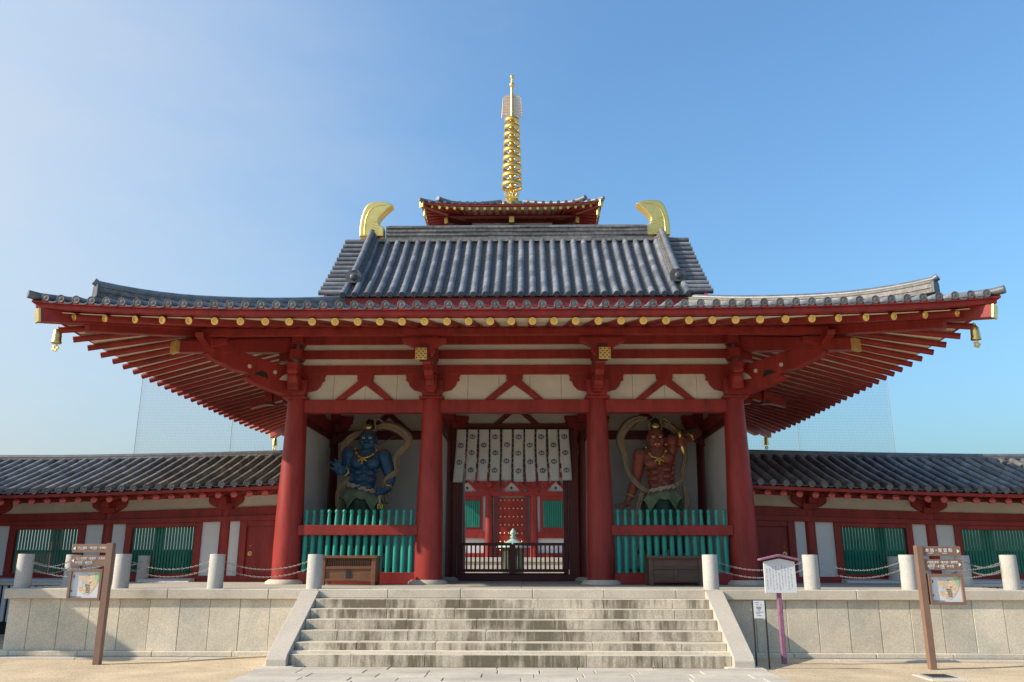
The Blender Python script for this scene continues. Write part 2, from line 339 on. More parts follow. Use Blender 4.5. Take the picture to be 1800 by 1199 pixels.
# ------------------------------------------------------------------ platform
pl = root('stone_platform', (0, 20, 0), 'granite platform with coping and slab walls carrying the red gate', 'platform')
MB().bb(-PX+.12, PX-.12, D0+.13, 31.5, -.2, FZ-.03).build('core', 'granite_wall', pl)
cz0 = FZ-.185
def coping(side):                       # side -1 left, +1 right of the stair
    xs_ = [3.66, 5.05, 6.45, 8.05, PX]
    if side < 0: xs_ = [3.66, 4.6, 6.52, 8.3, PX]
    for a, b in zip(xs_, xs_[1:]):
        block('coping_stone', min(side*a, side*b)+.003, max(side*a, side*b)-.003, D0, D0+.62, cz0, FZ, 'granite', pl)
    y = D0+.62
    while y < 31:
        block('coping_stone', side*PX if side < 0 else PX-.62, (-PX+.62) if side < 0 else PX, y+.003, y+1.797, cz0, FZ, 'granite', pl); y += 1.8
    x = 3.99; i = 0
    while x < PX-.1:
        x1 = min(x+.575, PX-.08)
        block('wall_slab', min(side*x, side*x1)+.004, max(side*x, side*x1)-.004, D0+.075+random.uniform(0, .006), D0+.2, .02, cz0-.002, 'granite_wall', pl, .006); x = x1; i += 1
    y = D0+.2
    while y < 31:
        block('wall_slab', -PX+.075 if side < 0 else PX-.2, -PX+.2 if side < 0 else PX-.075, y+.004, y+.596, .02, cz0-.002, 'granite_wall', pl, .006); y += .6
    x = 3.99
    for w in (1.2, 1.5, 1.4, 1.3, 1.6):
        x1 = min(x+w, PX+.05)
        if x1 > x: block('base_stone', min(side*x, side*x1)+.003, max(side*x, side*x1)-.003, D0-.03, D0+.2, -.075, .02, 'granite_wall', pl)
        x = x1
    x = 3.99
    for w in (1.9, 2.1, 2.0):
        x1 = min(x+w, PX+.25)
        if x1 > x: block('drip_kerb', min(side*x, side*x1)+.003, max(side*x, side*x1)-.003, D0-.28, D0-.03, -.2, -.073, 'granite_pale', pl)
        x = x1
coping(-1); coping(1)
x = -3.66                                # coping at the head of the stair: the topmost riser
for w in (1.33, 1.37, 1.36, 1.34, 1.35, .6):
    x1 = min(x+w, 3.66)
    if x1 > x+.05: block('coping_stone', x+.003, x1-.003, D0, D0+.62, FZ-RI, FZ, 'granite', pl)
    x = x1
for j in range(9):                       # floor slabs
    y0 = D0+.62+j*1.25
    for i in range(12):
        x0 = -PX+.62+i*1.5367
        block('floor_slab', x0+.003, x0+1.5337, y0+.003, y0+1.247, FZ-.08, FZ-.002, 'floor_stone', pl, .004)
st = root('stone_stairs', (0, 15, 0), 'wide flight of weathered granite steps with sloping side slabs', 'stairs')
for k in range(1, 7):
    z1 = FZ-k*RI; y1 = D0-k*TR; x = -SW
    x += random.uniform(.4, 1.4); cuts = [-SW]
    while x < SW-.5: cuts.append(x); x += random.uniform(1.2, 1.5)
    cuts.append(SW)
    for a, b in zip(cuts, cuts[1:]):
        block('step_block', a+.0025, b-.0025, y1+random.uniform(-.004, .004), y1+TR+.12, z1-RI+(.0 if k < 6 else -.03), z1+random.uniform(-.002, .002), 'riser', st, .007)
MB().bb(-SW, SW, D0-5.6*TR, D0+.12, -.15, .2).build('bed', 'granite_wall', st)
for s in (-1, 1):                        # sloping cheek slabs
    poly = [(14.24, -.02), (14.24, .095), (14.30, .165), (D0-.02, FZ-.025), (D0+.05, FZ-.025), (D0+.05, -.1), (14.3, -.1)]
    MB().extr([(yy, zz) for yy, zz in poly], (s*(SW+.17), 0, 0), (0, 1, 0), (0, 0, 1), .335).build('cheek_slab', 'granite_pale', st, .01)
    block('foot_slab', s*(SW+.17)-.3, s*(SW+.17)+.3, 14.0, 14.5, -.09, -.005, 'granite', st)

# ================================================================== gate
gate = root('temple_gate', (0, 23.43, FZ), 'large vermilion temple gate with grey tiled hip-and-gable roof', 'gate')
CXs = (-5.31, -2.0, 2.0, 5.31); YR = (19.8, 23.43, 27.05); YM = 23.43
def column_mesh(h, r0, r1, m):
    pr = []
    for i in range(13):
        t = i/12; r = r0 + (r1-r0)*(t**1.5) + .012*math.sin(math.pi*min(1, t*1.6)); pr.append((r, h*t))
    return MB().lathe((0, 0, 0), pr, 28).mesh('column', m)
cm = column_mesh(5.44-FZ-.09, .325, .235, 'red'); cmd = column_mesh(5.44-FZ-.09, .29, .235, 'red_shaded')
bsm = MB().lathe((0, 0, 0), [(.46, 0), (.455, .05), (.39, .09), (.385, .10)], 28).mesh('column_base', 'granite')
dm = MB()                                 # bearing block on a column head
dm.box((0, 0, .03), (.60, .60, .06)); dm.extr([(-.22, .06), (.22, .06), (.27, .24), (.27, .47), (-.27, .47), (-.27, .24)], (0, 0, 0), (1, 0, 0), (0, 0, 1), .54)
dmm = dm.mesh('bearing_block', 'red', .012)
armp = [(0, .20), (.30, .20), (.46, .24), (.56, .34), (.60, .45), (.66, .47), (.64, .55), (.67, .60), (.67, .68), (0, .68)]
armp = [(-x, y) for x, y in armp[::-1]][:-1] + armp[1:]
armp = [(-.67, .68), (-.67, .60), (-.64, .55), (-.66, .47), (-.60, .45), (-.56, .34), (-.46, .24), (-.30, .20), (.30, .20), (.46, .24), (.56, .34), (.60, .45), (.66, .47), (.64, .55), (.67, .60), (.67, .68)]
arm = MB().extr(armp, (0, 0, 0), (1, 0, 0), (0, 0, 1), .22).mesh('bracket_arm', 'red', .01)
for y in YR:
    for x in CXs:
        f = y != YM
        link('column_base', bsm, gate, Matrix.Translation((x, y, FZ)))
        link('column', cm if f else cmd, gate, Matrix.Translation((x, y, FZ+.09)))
        link('bearing_block', dmm, gate, Matrix.Translation((x, y, 5.44)))
        if y == 27.05 or f:
            link('bracket_arm', arm, gate, Matrix.Translation((x, y-.002*0, 5.44)))
for x in (-5.31, 5.31):
    for y in (19.8, 23.43, 27.05):
        link('bracket_arm', arm, gate, Matrix.Translation((x, y, 5.44)) @ Matrix.Rotation(R_(90), 4, 'Z') @ Matrix.Scale(1.003, 4))
def wall_tiers(a, b, y, axis):
    # a..b along axis; y the other coordinate
    def P(u0, u1, d, z0, z1, n, m, bev=.01):
        if axis == 'x': return block(n, u0, u1, y-d/2, y+d/2, z0, z1, m, gate, bev)
        return block(n, y-d/2, y+d/2, u0, u1, z0, z1, m, gate, bev)
    P(a+.2, b-.2, .26, 5.12, 5.435, 'tie_beam', 'red')
    npl = 4 if b-a < 3.8 else 5
    for i in range(npl):
        w_ = (b-a-.2)/npl; P(a+.1+i*w_+.004, a+.1+(i+1)*w_-.004, .08, 5.437, 6.07, 'plaster_panel', 'plaster', 0)
    for z0, z1 in ((6.065, 6.294), (6.46, 6.678), (6.823, 7.05)): P(a, b, .24, z0, z1, 'wall_beam', 'red')
    for z0, z1 in ((6.294, 6.46), (6.678, 6.823), (7.05, 7.3)): P(a+.1, b-.1, .13, z0, z1, 'plaster_strip', 'plaster', 0)
    c = (a+b)/2
    ax = Vector((1, 0, 0)) if axis == 'x' else Vector((0, 1, 0)); o = Vector((c, y, 0)) if axis == 'x' else Vector((y, c, 0))
    poly = [(-.72, 5.44), (-.50, 5.44), (0, 5.81), (.50, 5.44), (.72, 5.44), (.17, 5.91), (.21, 5.97), (.19, 6.02), (.21, 6.06), (.21, 6.13), (-.21, 6.13), (-.21, 6.06), (-.19, 6.02), (-.21, 5.97), (-.17, 5.91)]
    MB().extr(poly, o, ax, (0, 0, 1), .20).build('strut', 'red', gate, .008)
for y in (19.8, 27.05):
    for a, b in zip(CXs, CXs[1:]): wall_tiers(a, b, y, 'x')
for x in (-5.31, 5.31):
    for a, b in zip(YR, YR[1:]): wall_tiers(a, b, x, 'y')
# inner (mid) row wall: beams, plaster, struts, posts
for a, b in zip(CXs, CXs[1:]):
    mid = a == -2.0
    block('tie_beam', a+.2, b-.2, YM-.13, YM+.13, 5.235 if mid else 4.98, 5.43 if mid else 5.23, 'red_shaded', gate)
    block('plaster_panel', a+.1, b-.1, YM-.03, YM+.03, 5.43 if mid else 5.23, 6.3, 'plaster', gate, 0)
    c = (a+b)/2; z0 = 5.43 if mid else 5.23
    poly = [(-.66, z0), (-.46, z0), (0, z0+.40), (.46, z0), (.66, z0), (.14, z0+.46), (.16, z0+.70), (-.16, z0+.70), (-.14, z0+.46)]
    MB().extr(poly, (c, YM-.03, 0), (1, 0, 0), (0, 0, 1), .14).build('strut', 'red_shaded', gate, .006)
    block('ceiling_board', a, b, 19.9, 27, 6.35, 6.42, 'red_shaded', gate, 0)
    if not mid:
        block('back_wall', a+.2, b-.2, YM-.06, YM+.06, FZ+.1, 4.98, 'plaster_cool', gate, 0)
        xo = a if a < 0 else b
        block('side_wall', xo-.06, xo+.06, 20.05, YM-.2, FZ+.1, 5.12, 'plaster_cool', gate, 0)
        block('side_wall', xo-.06, xo+.06, YM+.2, 26.8, FZ+.1, 5.12, 'plaster', gate, 0)
        xi = b if a < 0 else a
        block('side_wall', xi-.06, xi+.06, 21.3, YM-.2, FZ+.1, 4.9, 'plaster_cool', gate, 0)
        block('sill_beam', a+.2, b-.2, 19.68, 19.92, FZ, 1.40, 'red', gate)
        # brace running from the front column head to the inner column
        for xx in (xo, xi): block('tie_beam', xx-.11, xx+.11, 20.0, YM-.2, 4.93, 5.2, 'red_shaded', gate)
        sg = 1 if a < 0 else -1
        for dz in (0,):
            MB().extr([(0, 4.7), (.0, 4.98), (.6, 5.2), (.85, 5.2)], (xo+sg*.0, YM-.30, 0), (sg, 0, 0), (0, 0, 1), .18).build('brace', 'red_shaded', gate, .005)
    for xx in (a, b): link('bracket_arm', arm, gate, Matrix.Translation((xx, YM-.06, 5.0)) @ Matrix.Scale(.95, 4)).data
for x in (-2.0, 2.0):
    block('tie_beam', x-.12, x+.12, YM+.2, 26.8, 4.9, 5.2, 'red_shaded', gate)
# doorway of the middle bay
for s in (-1, 1):
    block('door_jamb', min(s*1.83, s*1.55)-.1, max(s*1.83, s*1.55)-.1, YM-.16, YM+.14, FZ+.1, 5.235, 'red_shaded', gate)
    block('door_jamb', min(s*1.53, s*1.40)-.1, max(s*1.53, s*1.40)-.1, YM-.10, YM+.10, FZ+.1, 5.0, 'red_shaded', gate)
    block('plaster_strip', min(s*1.60, s*1.52)-.1, max(s*1.60, s*1.52)-.1, YM-.05, YM+.05, FZ+.3, 4.95, 'plaster', gate, 0)
block('plaster_strip', -1.85, 1.75, YM-.04, YM+.04, 5.06, 5.236, 'plaster', gate, 0)
block('door_lintel', -1.85, 1.75, YM-.13, YM+.13, 4.86, 5.06, 'red_shaded', gate)
block('door_sill', -1.75, 1.68, YM-.2, YM+.2, FZ, 1.30, 'red_shaded', gate)
# ---- eaves
XE, YE0, YE1 = 9.59, 15.55, 31.31
def lift(t): return .20*abs(t)**4.0
def fx(x): return lift(x/XE)
def fy(y): return lift((y-YM)/(YM-YE0))
half = [0, .42, .85, 1.28, 1.73, 2.18, 2.62, 3.065, 3.52, 3.98, 4.44, 4.92, 5.42, 5.94, 6.46, 7.0, 7.55, 8.165, 8.8]
tips = sorted([-h for h in half[1:]] + half)
ZT = 6.26                                 # rafter centre at the tip
sl_ = .262
rl = 1.0
def rafter(p, q, gold, nm='rafter', r=.078):
    p, q = Vector(p), Vector(q)
    o = MB().cyl(p, q, r, r*1.05, 12).build(nm, 'red', gate)
    d = (p-q).normalized()
    if gold:
        c = MB().cyl(p-d*.004, p+d*.012, r*.98, r*.98, 16); c.cyl(p+d*.012, p+d*.018, r*.80, r*.74, 16)
        for i in range(8):
            a = i*math.pi/4; e1 = Vector((1, 0, 0)) if abs(d.x) < .5 else Vector((0, 1, 0)); e2 = d.cross(e1)
            c.sphere(p+d*.018+(e1*math.cos(a)+e2*math.sin(a))*r*.5, r*.17, 6, 4)
        c.sphere(p+d*.018, r*.25, 6, 4); c.build('gold_cap', 'gold', o)
    else: MB().cyl(p, p+d*.004, r*.98, r*.98, 12).build('end_face', 'rafter_end', o)
for s in (1, -1):                         # front and rear
    for x in tips:
        ax = abs(x); xi = x if ax <= 5.0 else math.copysign(5.0+(ax-5.0)*.34, x)
        yt = 15.75 if s > 0 else 2*YM-15.75; yi = 19.7 if s > 0 else 2*YM-19.7
        if ax > 7.3: yi = 19.0 if s > 0 else 2*YM-19.0; xi = math.copysign(ax-(ax-5.0)*.55, x)
        rafter((x, yt, ZT+fx(x)*.9), (xi, yi, ZT+sl_*abs(yi-yt)), s > 0)
ytips = [16.35, 16.96, 17.58, 18.17, 18.74, 19.26, 19.8, 20.27, 20.73, 21.2, 21.64, 22.07, 22.5, 22.95]
ytips = ytips + [YM] + [2*YM-y for y in ytips]
for s in (-1, 1):
    for y in ytips:
        dy = abs(y-YM); yi = y if dy <= 3.3 else YM+math.copysign(3.3+(dy-3.3)*.34, y-YM); xi = 5.2
        if dy > 5.6: yi = YM+math.copysign(dy-(dy-3.3)*.55, y-YM); xi = 6.0
        rafter((s*9.45, y, ZT-.10+fy(y)*.9), (s*xi, yi, ZT-.0+sl_*(9.45-xi)), False, r=.068)
# soffit boards above the rafters, and the eave boards (curved strips)
def ring(name, m, xo, yo, zo, xi, yi, zi, parent, th=.03, lf=1.0):
    """four curved sheets between an outer and an inner rectangle (half sizes about the gate centre)"""
    N = 40
    for k in range(4):
        b = MB(); vs = []
        for i in range(N+1):
            t = -1+2*i/N
            if k in (0, 2):
                s = -1 if k == 0 else 1
                a = (t*xo, YM+s*yo, zo+lift(t)*lf); c = (t*xi, YM+s*yi, zi)
            else:
                s = -1 if k == 1 else 1
                a = (s*xo, YM+t*yo, zo-(.085 if name == 'soffit_board' else 0)*(1-abs(t)**3)+lift(t)*lf); c = (s*xi, YM+t*yi, zi)
            vs += [a, c, (a[0], a[1], a[2]+th), (c[0], c[1], c[2]+th)]
        fs = []
        for i in range(N):
            o = 4*i; fs += [(o, o+1, o+5, o+4), (o+2, o+6, o+7, o+3), (o, o+4, o+6, o+2), (o+1, o+3, o+7, o+5)]
        fs += [(0, 2, 3, 1), (4*N, 4*N+1, 4*N+3, 4*N+2)]
        b.add(vs, fs); b.build(name, m, parent)
YH = YM-YE0
ring('soffit_board', 'soffit', XE-.25, YH-.25, ZT+.060, 5.0, 3.35, ZT+.035+sl_*4.2, gate, .02, .9)
def ribbon(name, m, off, z0, z1, th, parent, lf=1.0):
    """curved fascia board round the eave, standing on its edge"""
    N = 48
    for k in range(4):
        vs = []
        for i in range(N+1):
            t = -1+2*i/N
            for d, zz in ((0, z0), (th, z0), (0, z1), (th, z1)):
                X, Yh = XE-off-d, YH-off-d
                z = zz + lift(t)*lf
                if k in (0, 2): vs.append((t*X, YM+(-1 if k == 0 else 1)*Yh, z))
                else: vs.append(((-1 if k == 1 else 1)*X, YM+t*Yh, z))
        fs = []
        for i in range(N):
            o = 4*i; fs += [(o, o+4, o+5, o+1), (o+2, o+3, o+7, o+6), (o, o+2, o+6, o+4), (o+1, o+5, o+7, o+3)]
        fs += [(0, 1, 3, 2), (4*N, 4*N+2, 4*N+3, 4*N+1)]
        MB().add(vs, fs).build(name, m, parent)
ribbon('eave_board', 'red', .06, 6.352, 6.445, .22, gate)
ribbon('eave_board', 'red', .00, 6.447, 6.485, .30, gate)
# corner hip rafters with gold ends
for sx in (-1, 1):
    for sy in (-1, 1):
        d = Vector((sx, sy, 0)).normalized()
        p = Vector((sx*9.44, YM+sy*(YH-.05), 6.37 if sy < 0 else 6.30)); q = Vector((sx*5.6, YM+sy*(3.9), 7.15))
        L = (p-q).length; T = frame_T((p+q)/2, p-q)
        o = link('hip_rafter', MB().box((0, 0, 0), (L, .22, .26)).mesh('hip_rafter', 'red', .01), gate, T)
        link('gold_cap', MB().box((L/2+.006, 0, 0), (.05, .232, .272)).mesh('gold_cap', 'gold', .006), o, T)
        o2 = link('hip_rafter', MB().box((-.45, 0, -.20), (L-.9, .20, .17)).mesh('hip_rafter', 'red', .01), gate, T)
# wind bells hanging under the four corners
for i, (sx, sy, lab) in enumerate(((-1, -1, 'gold wind bell under the near left corner of the gate eave'), (1, -1, 'gold wind bell under the near right corner of the gate eave'),
                                   (-1, 1, 'small gold wind bell under the far left eave corner'), (1, 1, 'small dark wind bell under the far right eave corner'))):
    x, y, z = sx*9.22, YM+sy*(YH-.42), (6.26 if sy < 0 else 6.20)
    b = root('wind_bell', (x, y, z), lab, 'bell', 'wind bells under the eave corners')
    MB().tube([(x, y, z), (x, y, z-.06)], .012, 6).build('hook', 'gold', b)
    MB().lathe((x, y, z-.36), [(.098, 0), (.10, .02), (.088, .06), (.085, .16), (.075, .25), (.045, .29), (.02, .30)], 16).build('bell_body', 'gold', b)
    c = MB().tube([(x, y, z-.34), (x, y, z-.43)], .008, 6)
    for k in range(5):
        a = k*2*math.pi/5; c.sphere((x+.045*math.cos(a), y, z-.46+.045*math.sin(a)), .032, 8, 6, (1, .25, 1))
    c.build('clapper', 'gold', b)
# eave purlins on the bracket tails
for s in (-1, 1):
    MB().cyl((-7.0, YM+s*5.6, 6.66), (7.0, YM+s*5.6, 6.66), .085, n=14).build('eave_purlin', 'red', gate)
    MB().bb(-7.0, 7.0, YM+s*5.6-.09, YM+s*5.6+.09, 6.55, 6.64).build('eave_purlin', 'red', gate)
    MB().cyl((s*7.28, YM-5.5, 6.66), (s*7.28, YM+5.5, 6.66), .085, n=14).build('eave_purlin', 'red', gate)
# bracket tails: stepped cloud arms, tail beam with pierced gold plate, boat-shaped block carrying the purlin
def tail(px, py, dx, dy, L, gold=True, sc=1.0):
    o = Vector((px, py, 0)); d = Vector((dx, dy, 0)).normalized(); u = Vector((0, 0, 1))
    tl = MB().extr([(.1, 6.48), (L, 5.90), (L, 6.14), (.1, 6.80)], o, d, u, .23).build('bracket_tail', 'red', gate, .008)
    low = [(.15, 5.55), (.42, 5.57), (.52, 5.66), (.62, 5.70), (.66, 5.80), (.80, 5.80), (1.0, 5.86), (1.08, 5.96), (1.2, 5.98), (1.45, 6.02), (1.5, 6.12), (.15, 6.5)]
    low = [(x*L/2.45, z) for x, z in low]
    MB().extr(low, o, d, u, .20).build('cloud_arm', 'red', gate, .008)
    if gold:
        T = frame_T(o+d*(L+.01)+u*6.02, d); s_ = d.cross(u)
        gp = link('gold_plate', MB().box((0, 0, 0), (.03, .255, .265)).mesh('gold_plate', 'gold', .006), gate, T)
        k = MB()
        for i in range(-2, 3):
            for j in range(-2, 3):
                if (i+j) % 2 == 0: k.box((.017, i*.046, j*.048), (.006, .030, .030), M_=Matrix.Rotation(R_(45), 4, 'X'))
        link('piercing', k.mesh('piercing', 'wood_dark'), gp, T)
    c = o+d*(L-.55)
    side = d.cross(u)
    MB().extr([(-.16, 6.10), (.16, 6.10), (.24, 6.22), (.22, 6.28), (.33, 6.34), (.50, 6.42), (.50, 6.50), (-.50, 6.50), (-.50, 6.42), (-.33, 6.34), (-.22, 6.28), (-.24, 6.22)], c, side, u, .20).build('purlin_bracket', 'red', gate, .008)
    MB().box(c+u*6.18-d*.0, (.24, .24, .36), math.atan2(d.y, d.x)).build('purlin_block', 'red_shaded', gate, .01)
for x in (-2.0, 2.0):
    tail(x, 19.8, 0, -1, 2.38); tail(x, 27.05, 0, 1, 2.38)
for s in (-1, 1):
    tail(s*5.31, YM, s, 0, 2.38, gold=False)
    for sy, y in ((-1, 19.8), (1, 27.05)):
        # diagonal corner tail
        o = Vector((s*5.31, y, 0)); d = Vector((s, sy, 0)).normalized(); u = Vector((0, 0, 1))
        L = 3.10
        MB().extr([(.2, 6.60), (L, 6.10), (L, 6.36), (.2, 6.98)], o, d, u, .28).build('corner_tail', 'red', gate, .01)
        T = frame_T(o+d*(L+.01)+u*6.23, d)
        link('gold_plate', MB().box((0, 0, 0), (.10, .292, .275)).mesh('gold_plate', 'gold', .006), gate, T)
        poly = [(.2, 5.48), (.75, 5.58), (1.2, 5.68), (1.45, 5.78), (1.30, 5.84), (1.38, 5.90), (1.75, 5.93), (2.05, 6.03), (2.3, 6.10), (2.45, 6.20), (2.2, 6.30), (1.5, 6.36), (.9, 6.27), (.2, 6.20)]
        MB().extr(poly, o, d, u, .24).build('cloud_arm', 'red', gate, .01)
        sd = d.cross(u)
        for hx, hz, rr in ((.72, 6.02, .05), (1.38, 6.06, .05)):
            c = o+d*hx+u*hz; MB().cyl(c-sd*.123, c+sd*.123, rr, n=10).build('plaster_inlay', 'plaster', gate)
        MB().extr([(.28, 5.86), (.60, 5.86), (.52, 5.96), (.42, 6.03), (.28, 6.05)], o, d, u, .246).build('plaster_inlay', 'plaster', gate)
        MB().extr([(.88, 5.84), (1.25, 5.90), (1.08, 6.0), (.95, 5.99)], o, d, u, .246).build('cut_out', 'dark_void', gate)
        c = o+d*(L-.75)
        MB().box(c+u*6.42, (.30, .30, .28), math.atan2(d.y, d.x)).build('purlin_block', 'red', gate, .01)
        for dd in (Vector((s, 0, 0)), Vector((0, sy, 0))):
            MB().extr([(-.45, 6.46), (-.2, 6.36), (.2, 6.36), (.6, 6.46), (.62, 6.56), (-.45, 6.56)], c, dd, u, .18).build('purlin_bracket', 'red', gate, .008)
# projecting stepped noses at each front column
for x in CXs:
    for sy, y in ((-1, 19.8), (1, 27.05)):
        for z0, z1, L in ((5.62, 5.98, .55), (6.0, 6.27, .66), (6.40, 6.64, .5), (6.78, 7.02, .42)):
            block('bracket_nose', x-.14, x+.14, min(y, y+sy*L), max(y, y+sy*L), z0, z1, 'red', gate, .02)
for s in (-1, 1):
    for y in YR:
        for z0, z1, L in ((5.62, 5.98, .55), (6.0, 6.27, .66), (6.40, 6.64, .5), (6.78, 7.02, .42)):
            block('bracket_nose', min(s*5.31, s*(5.31+L)), max(s*5.31, s*(5.31+L)), y-.138, y+.138, z0+.003, z1-.003, 'red', gate, .02)

# ---- roofs
SP = .3105
def low_z(d):  return 6.50 + .170*d + .023*d*d       # lower roof height d metres in from the eave
DT = 5.15
lr = MB(); N = 48; K = 8
lroof = None
for k in range(4):
    vs = []
    for j in range(K+1):
        d = DT*j/K; w = (1-j/K)**2
        for i in range(N+1):
            t = -1+2*i/N; X, Yh = XE-d, YH-d
            z = low_z(d) + lift(t)*w
            if k in (0, 2): vs.append((t*X, YM+(-1 if k == 0 else 1)*Yh, z))
            else: vs.append(((-1 if k == 1 else 1)*X, YM+t*Yh, z))
    lr.add(vs, [(j*(N+1)+i, j*(N+1)+i+1, (j+1)*(N+1)+i+1, (j+1)*(N+1)+i) for j in range(K) for i in range(N)], True)
lroof = lr.build('lower_roof', 'tile_dark', gate)
rest = MB(); edisc = MB().lathe((0, 0, 0), [(.080, 0), (.081, .012), (.073, .016), (.066, .010), (.03, .012), (.02, .017)], 18).mesh('eave_disc', 'tile_end')
pan = MB()
nroll = 30
for k in range(4):
    Lh = XE if k in (0, 2) else YH
    cnt = int(Lh/SP)
    for i in range(-cnt, cnt+1):
        p = i*SP
        if abs(p) > Lh-.15: continue
        dmax = min(DT, Lh-abs(p)); t0 = p/Lh
        pts = []; rr = []
        for j in range(9):
            d = dmax*j/8; w = (1-d/DT)**2; z = low_z(d)+lift(t0)*w+.055
            if k == 0: pts.append((p, YE0+d, z))
            elif k == 2: pts.append((p, YE1-d, z))
            elif k == 1: pts.append((-XE+d, YM+p, z))
            else: pts.append((XE-d, YM+p, z))
        if k == 0: MB().tube(pts, .078, 8).build('tile_roll', 'tile', lroof)
        else: rest.tube(pts, .083, 6)
        o = Vector(pts[0]); dr = (Vector(pts[0])-Vector(pts[1])).normalized()
        T = Matrix.Translation(o+dr*.004) @ dr.to_track_quat('Z', 'Y').to_matrix().to_4x4()
        if k in (0, 1, 3): link('eave_disc', edisc, lroof, T)
        if k in (0, 1, 3) and abs(p+SP) < Lh-.1:       # concave eave tile hanging between the discs
            q = p+SP/2
            for a in range(4):
                x0, x1 = -.08+.04*a, -.04+.04*a
                z0 = low_z(0)+lift(q/Lh)+.03
                f = lambda x: z0-.045+.9*(x/.16)**2*.10
                if k == 0: pan.add([(q+x0, YE0-.01, f(x0)), (q+x1, YE0-.01, f(x1)), (q+x1, YE0-.01, f(x1)-.035), (q+x0, YE0-.01, f(x0)-.035), (q+x0, YE0+.5, f(x0)+.1), (q+x1, YE0+.5, f(x1)+.1)], [(0, 1, 2, 3), (0, 4, 5, 1)])
                else:
                    s = -1 if k == 1 else 1
                    pan.add([(s*(XE+.01), YM+q+x0, f(x0)), (s*(XE+.01), YM+q+x1, f(x1)), (s*(XE+.01), YM+q+x1, f(x1)-.035), (s*(XE+.01), YM+q+x0, f(x0)-.035), (s*(XE-.5), YM+q+x0, f(x0)+.1), (s*(XE-.5), YM+q+x1, f(x1)+.1)], [(0, 1, 2, 3), (0, 4, 5, 1)])
stuff(rest.build('tile_roll', 'tile', lroof)); stuff(pan.build('eave_pan_tile', 'tile', lroof))
# hip ridges: courses of thin tiles under a round cap, stopping short of the corner
for sx in (-1, 1):
    for sy in (-1, 1):
        def hp(d, dz): 
            return Vector((sx*(XE-d), YM+sy*(YH-d), low_z(d)+lift(1)*(1-d/DT)**2+dz+.09+.12*max(0, 1-(d-.84)/1.6)**2))
        ds = [.84+i*(DT-.84)/14 for i in range(15)]
        sd = Vector((sx, -sy, 0)).normalized()
        for c in range(5):
            w = .13 if c % 2 == 0 else .115
            b = MB(); vs = []
            for d in ds:
                for a, z in ((-w, .052*c), (w, .052*c), (w, .052*c+.047), (-w, .052*c+.047)): vs.append(hp(d, z)+sd*a)
            n_ = len(ds); fs = [(4*i+a, 4*i+(a+1) % 4, 4*i+4+(a+1) % 4, 4*i+4+a) for i in range(n_-1) for a in range(4)] + [(0, 3, 2, 1), (4*n_-4, 4*n_-3, 4*n_-2, 4*n_-1)]
            b.add(vs, fs).build('ridge_course', 'ridge_tile', lroof)
        pts = [hp(d, .29) for d in ds]; e = pts[0]-(pts[1]-pts[0]).normalized()*.10 + Vector((0, 0, .05))
        MB().tube([e]+pts, .078, 10).build('ridge_cap', 'tile', lroof)
        e = hp(.82, .12); T = Matrix.Translation(e) @ Matrix.Rotation(math.atan2(sy, sx), 4, 'Z')
        link('ridge_end', MB().extr([(-.16, -.14), (.16, -.14), (.15, .10), (.09, .17), (-.09, .17), (-.15, .10)], (0, 0, 0), (0, 1, 0), (0, 0, 1), .06).mesh('ridge_end', 'tile_dark', .01), lroof, T)
        b = [Vector((sx*(XE-d), YM+sy*(YH-d), low_z(d)+lift(1)*(1-d/DT)**2+.07)) for d in (-.06, .1, .3, .6, .95)]
        b[0] += Vector((0, 0, .03)); MB().tube(b, .085, 10).build('corner_roll', 'tile', lroof)
# upper gable roof
UY0, UZ0, UY1, UZ1 = 20.45, 8.36, 23.30, 11.02
def up(t):
    return Vector((0, UY0+(UY1-UY0)*t, UZ0+(UZ1-UZ0)*(t*.86+.14*t*t)))
GX = 5.10
uroof = MB()
for s in (1, -1):
    for j in range(10):
        a, b = up(j/10), up((j+1)/10)
        fy_ = (lambda y: y) if s > 0 else (lambda y: 2*YM-y)
        uroof.add([(-GX+.1, fy_(a.y), a.z-.05), (GX-.1, fy_(a.y), a.z-.05), (GX-.1, fy_(b.y), b.z-.05), (-GX+.1, fy_(b.y), b.z-.05)], [(0, 1, 2, 3)])
uroof = uroof.build('upper_roof', 'tile_dark', gate)
# body under the upper roof: gable walls, fascia
for s in (-1, 1):
    MB().extr([(20.55, 7.3), (26.3, 7.3), (26.3, 8.36), (YM, 10.9), (20.55, 8.36)], (s*4.6, 0, 0), (0, 1, 0), (0, 0, 1), .2).build('gable_wall', 'red', gate)
    MB().extr([(20.42, 8.14), (20.42, 8.33), (YM, 10.92), (26.44, 8.33), (26.44, 8.14), (YM, 10.68)], (s*(GX-.14), 0, 0), (0, 1, 0), (0, 0, 1), .07).build('bargeboard', 'red', gate)
for y0 in (20.52, 2*YM-20.66): MB().bb(-4.9, 4.9, y0, y0+.14, 7.3, 8.31).build('fascia_board', 'red', gate)
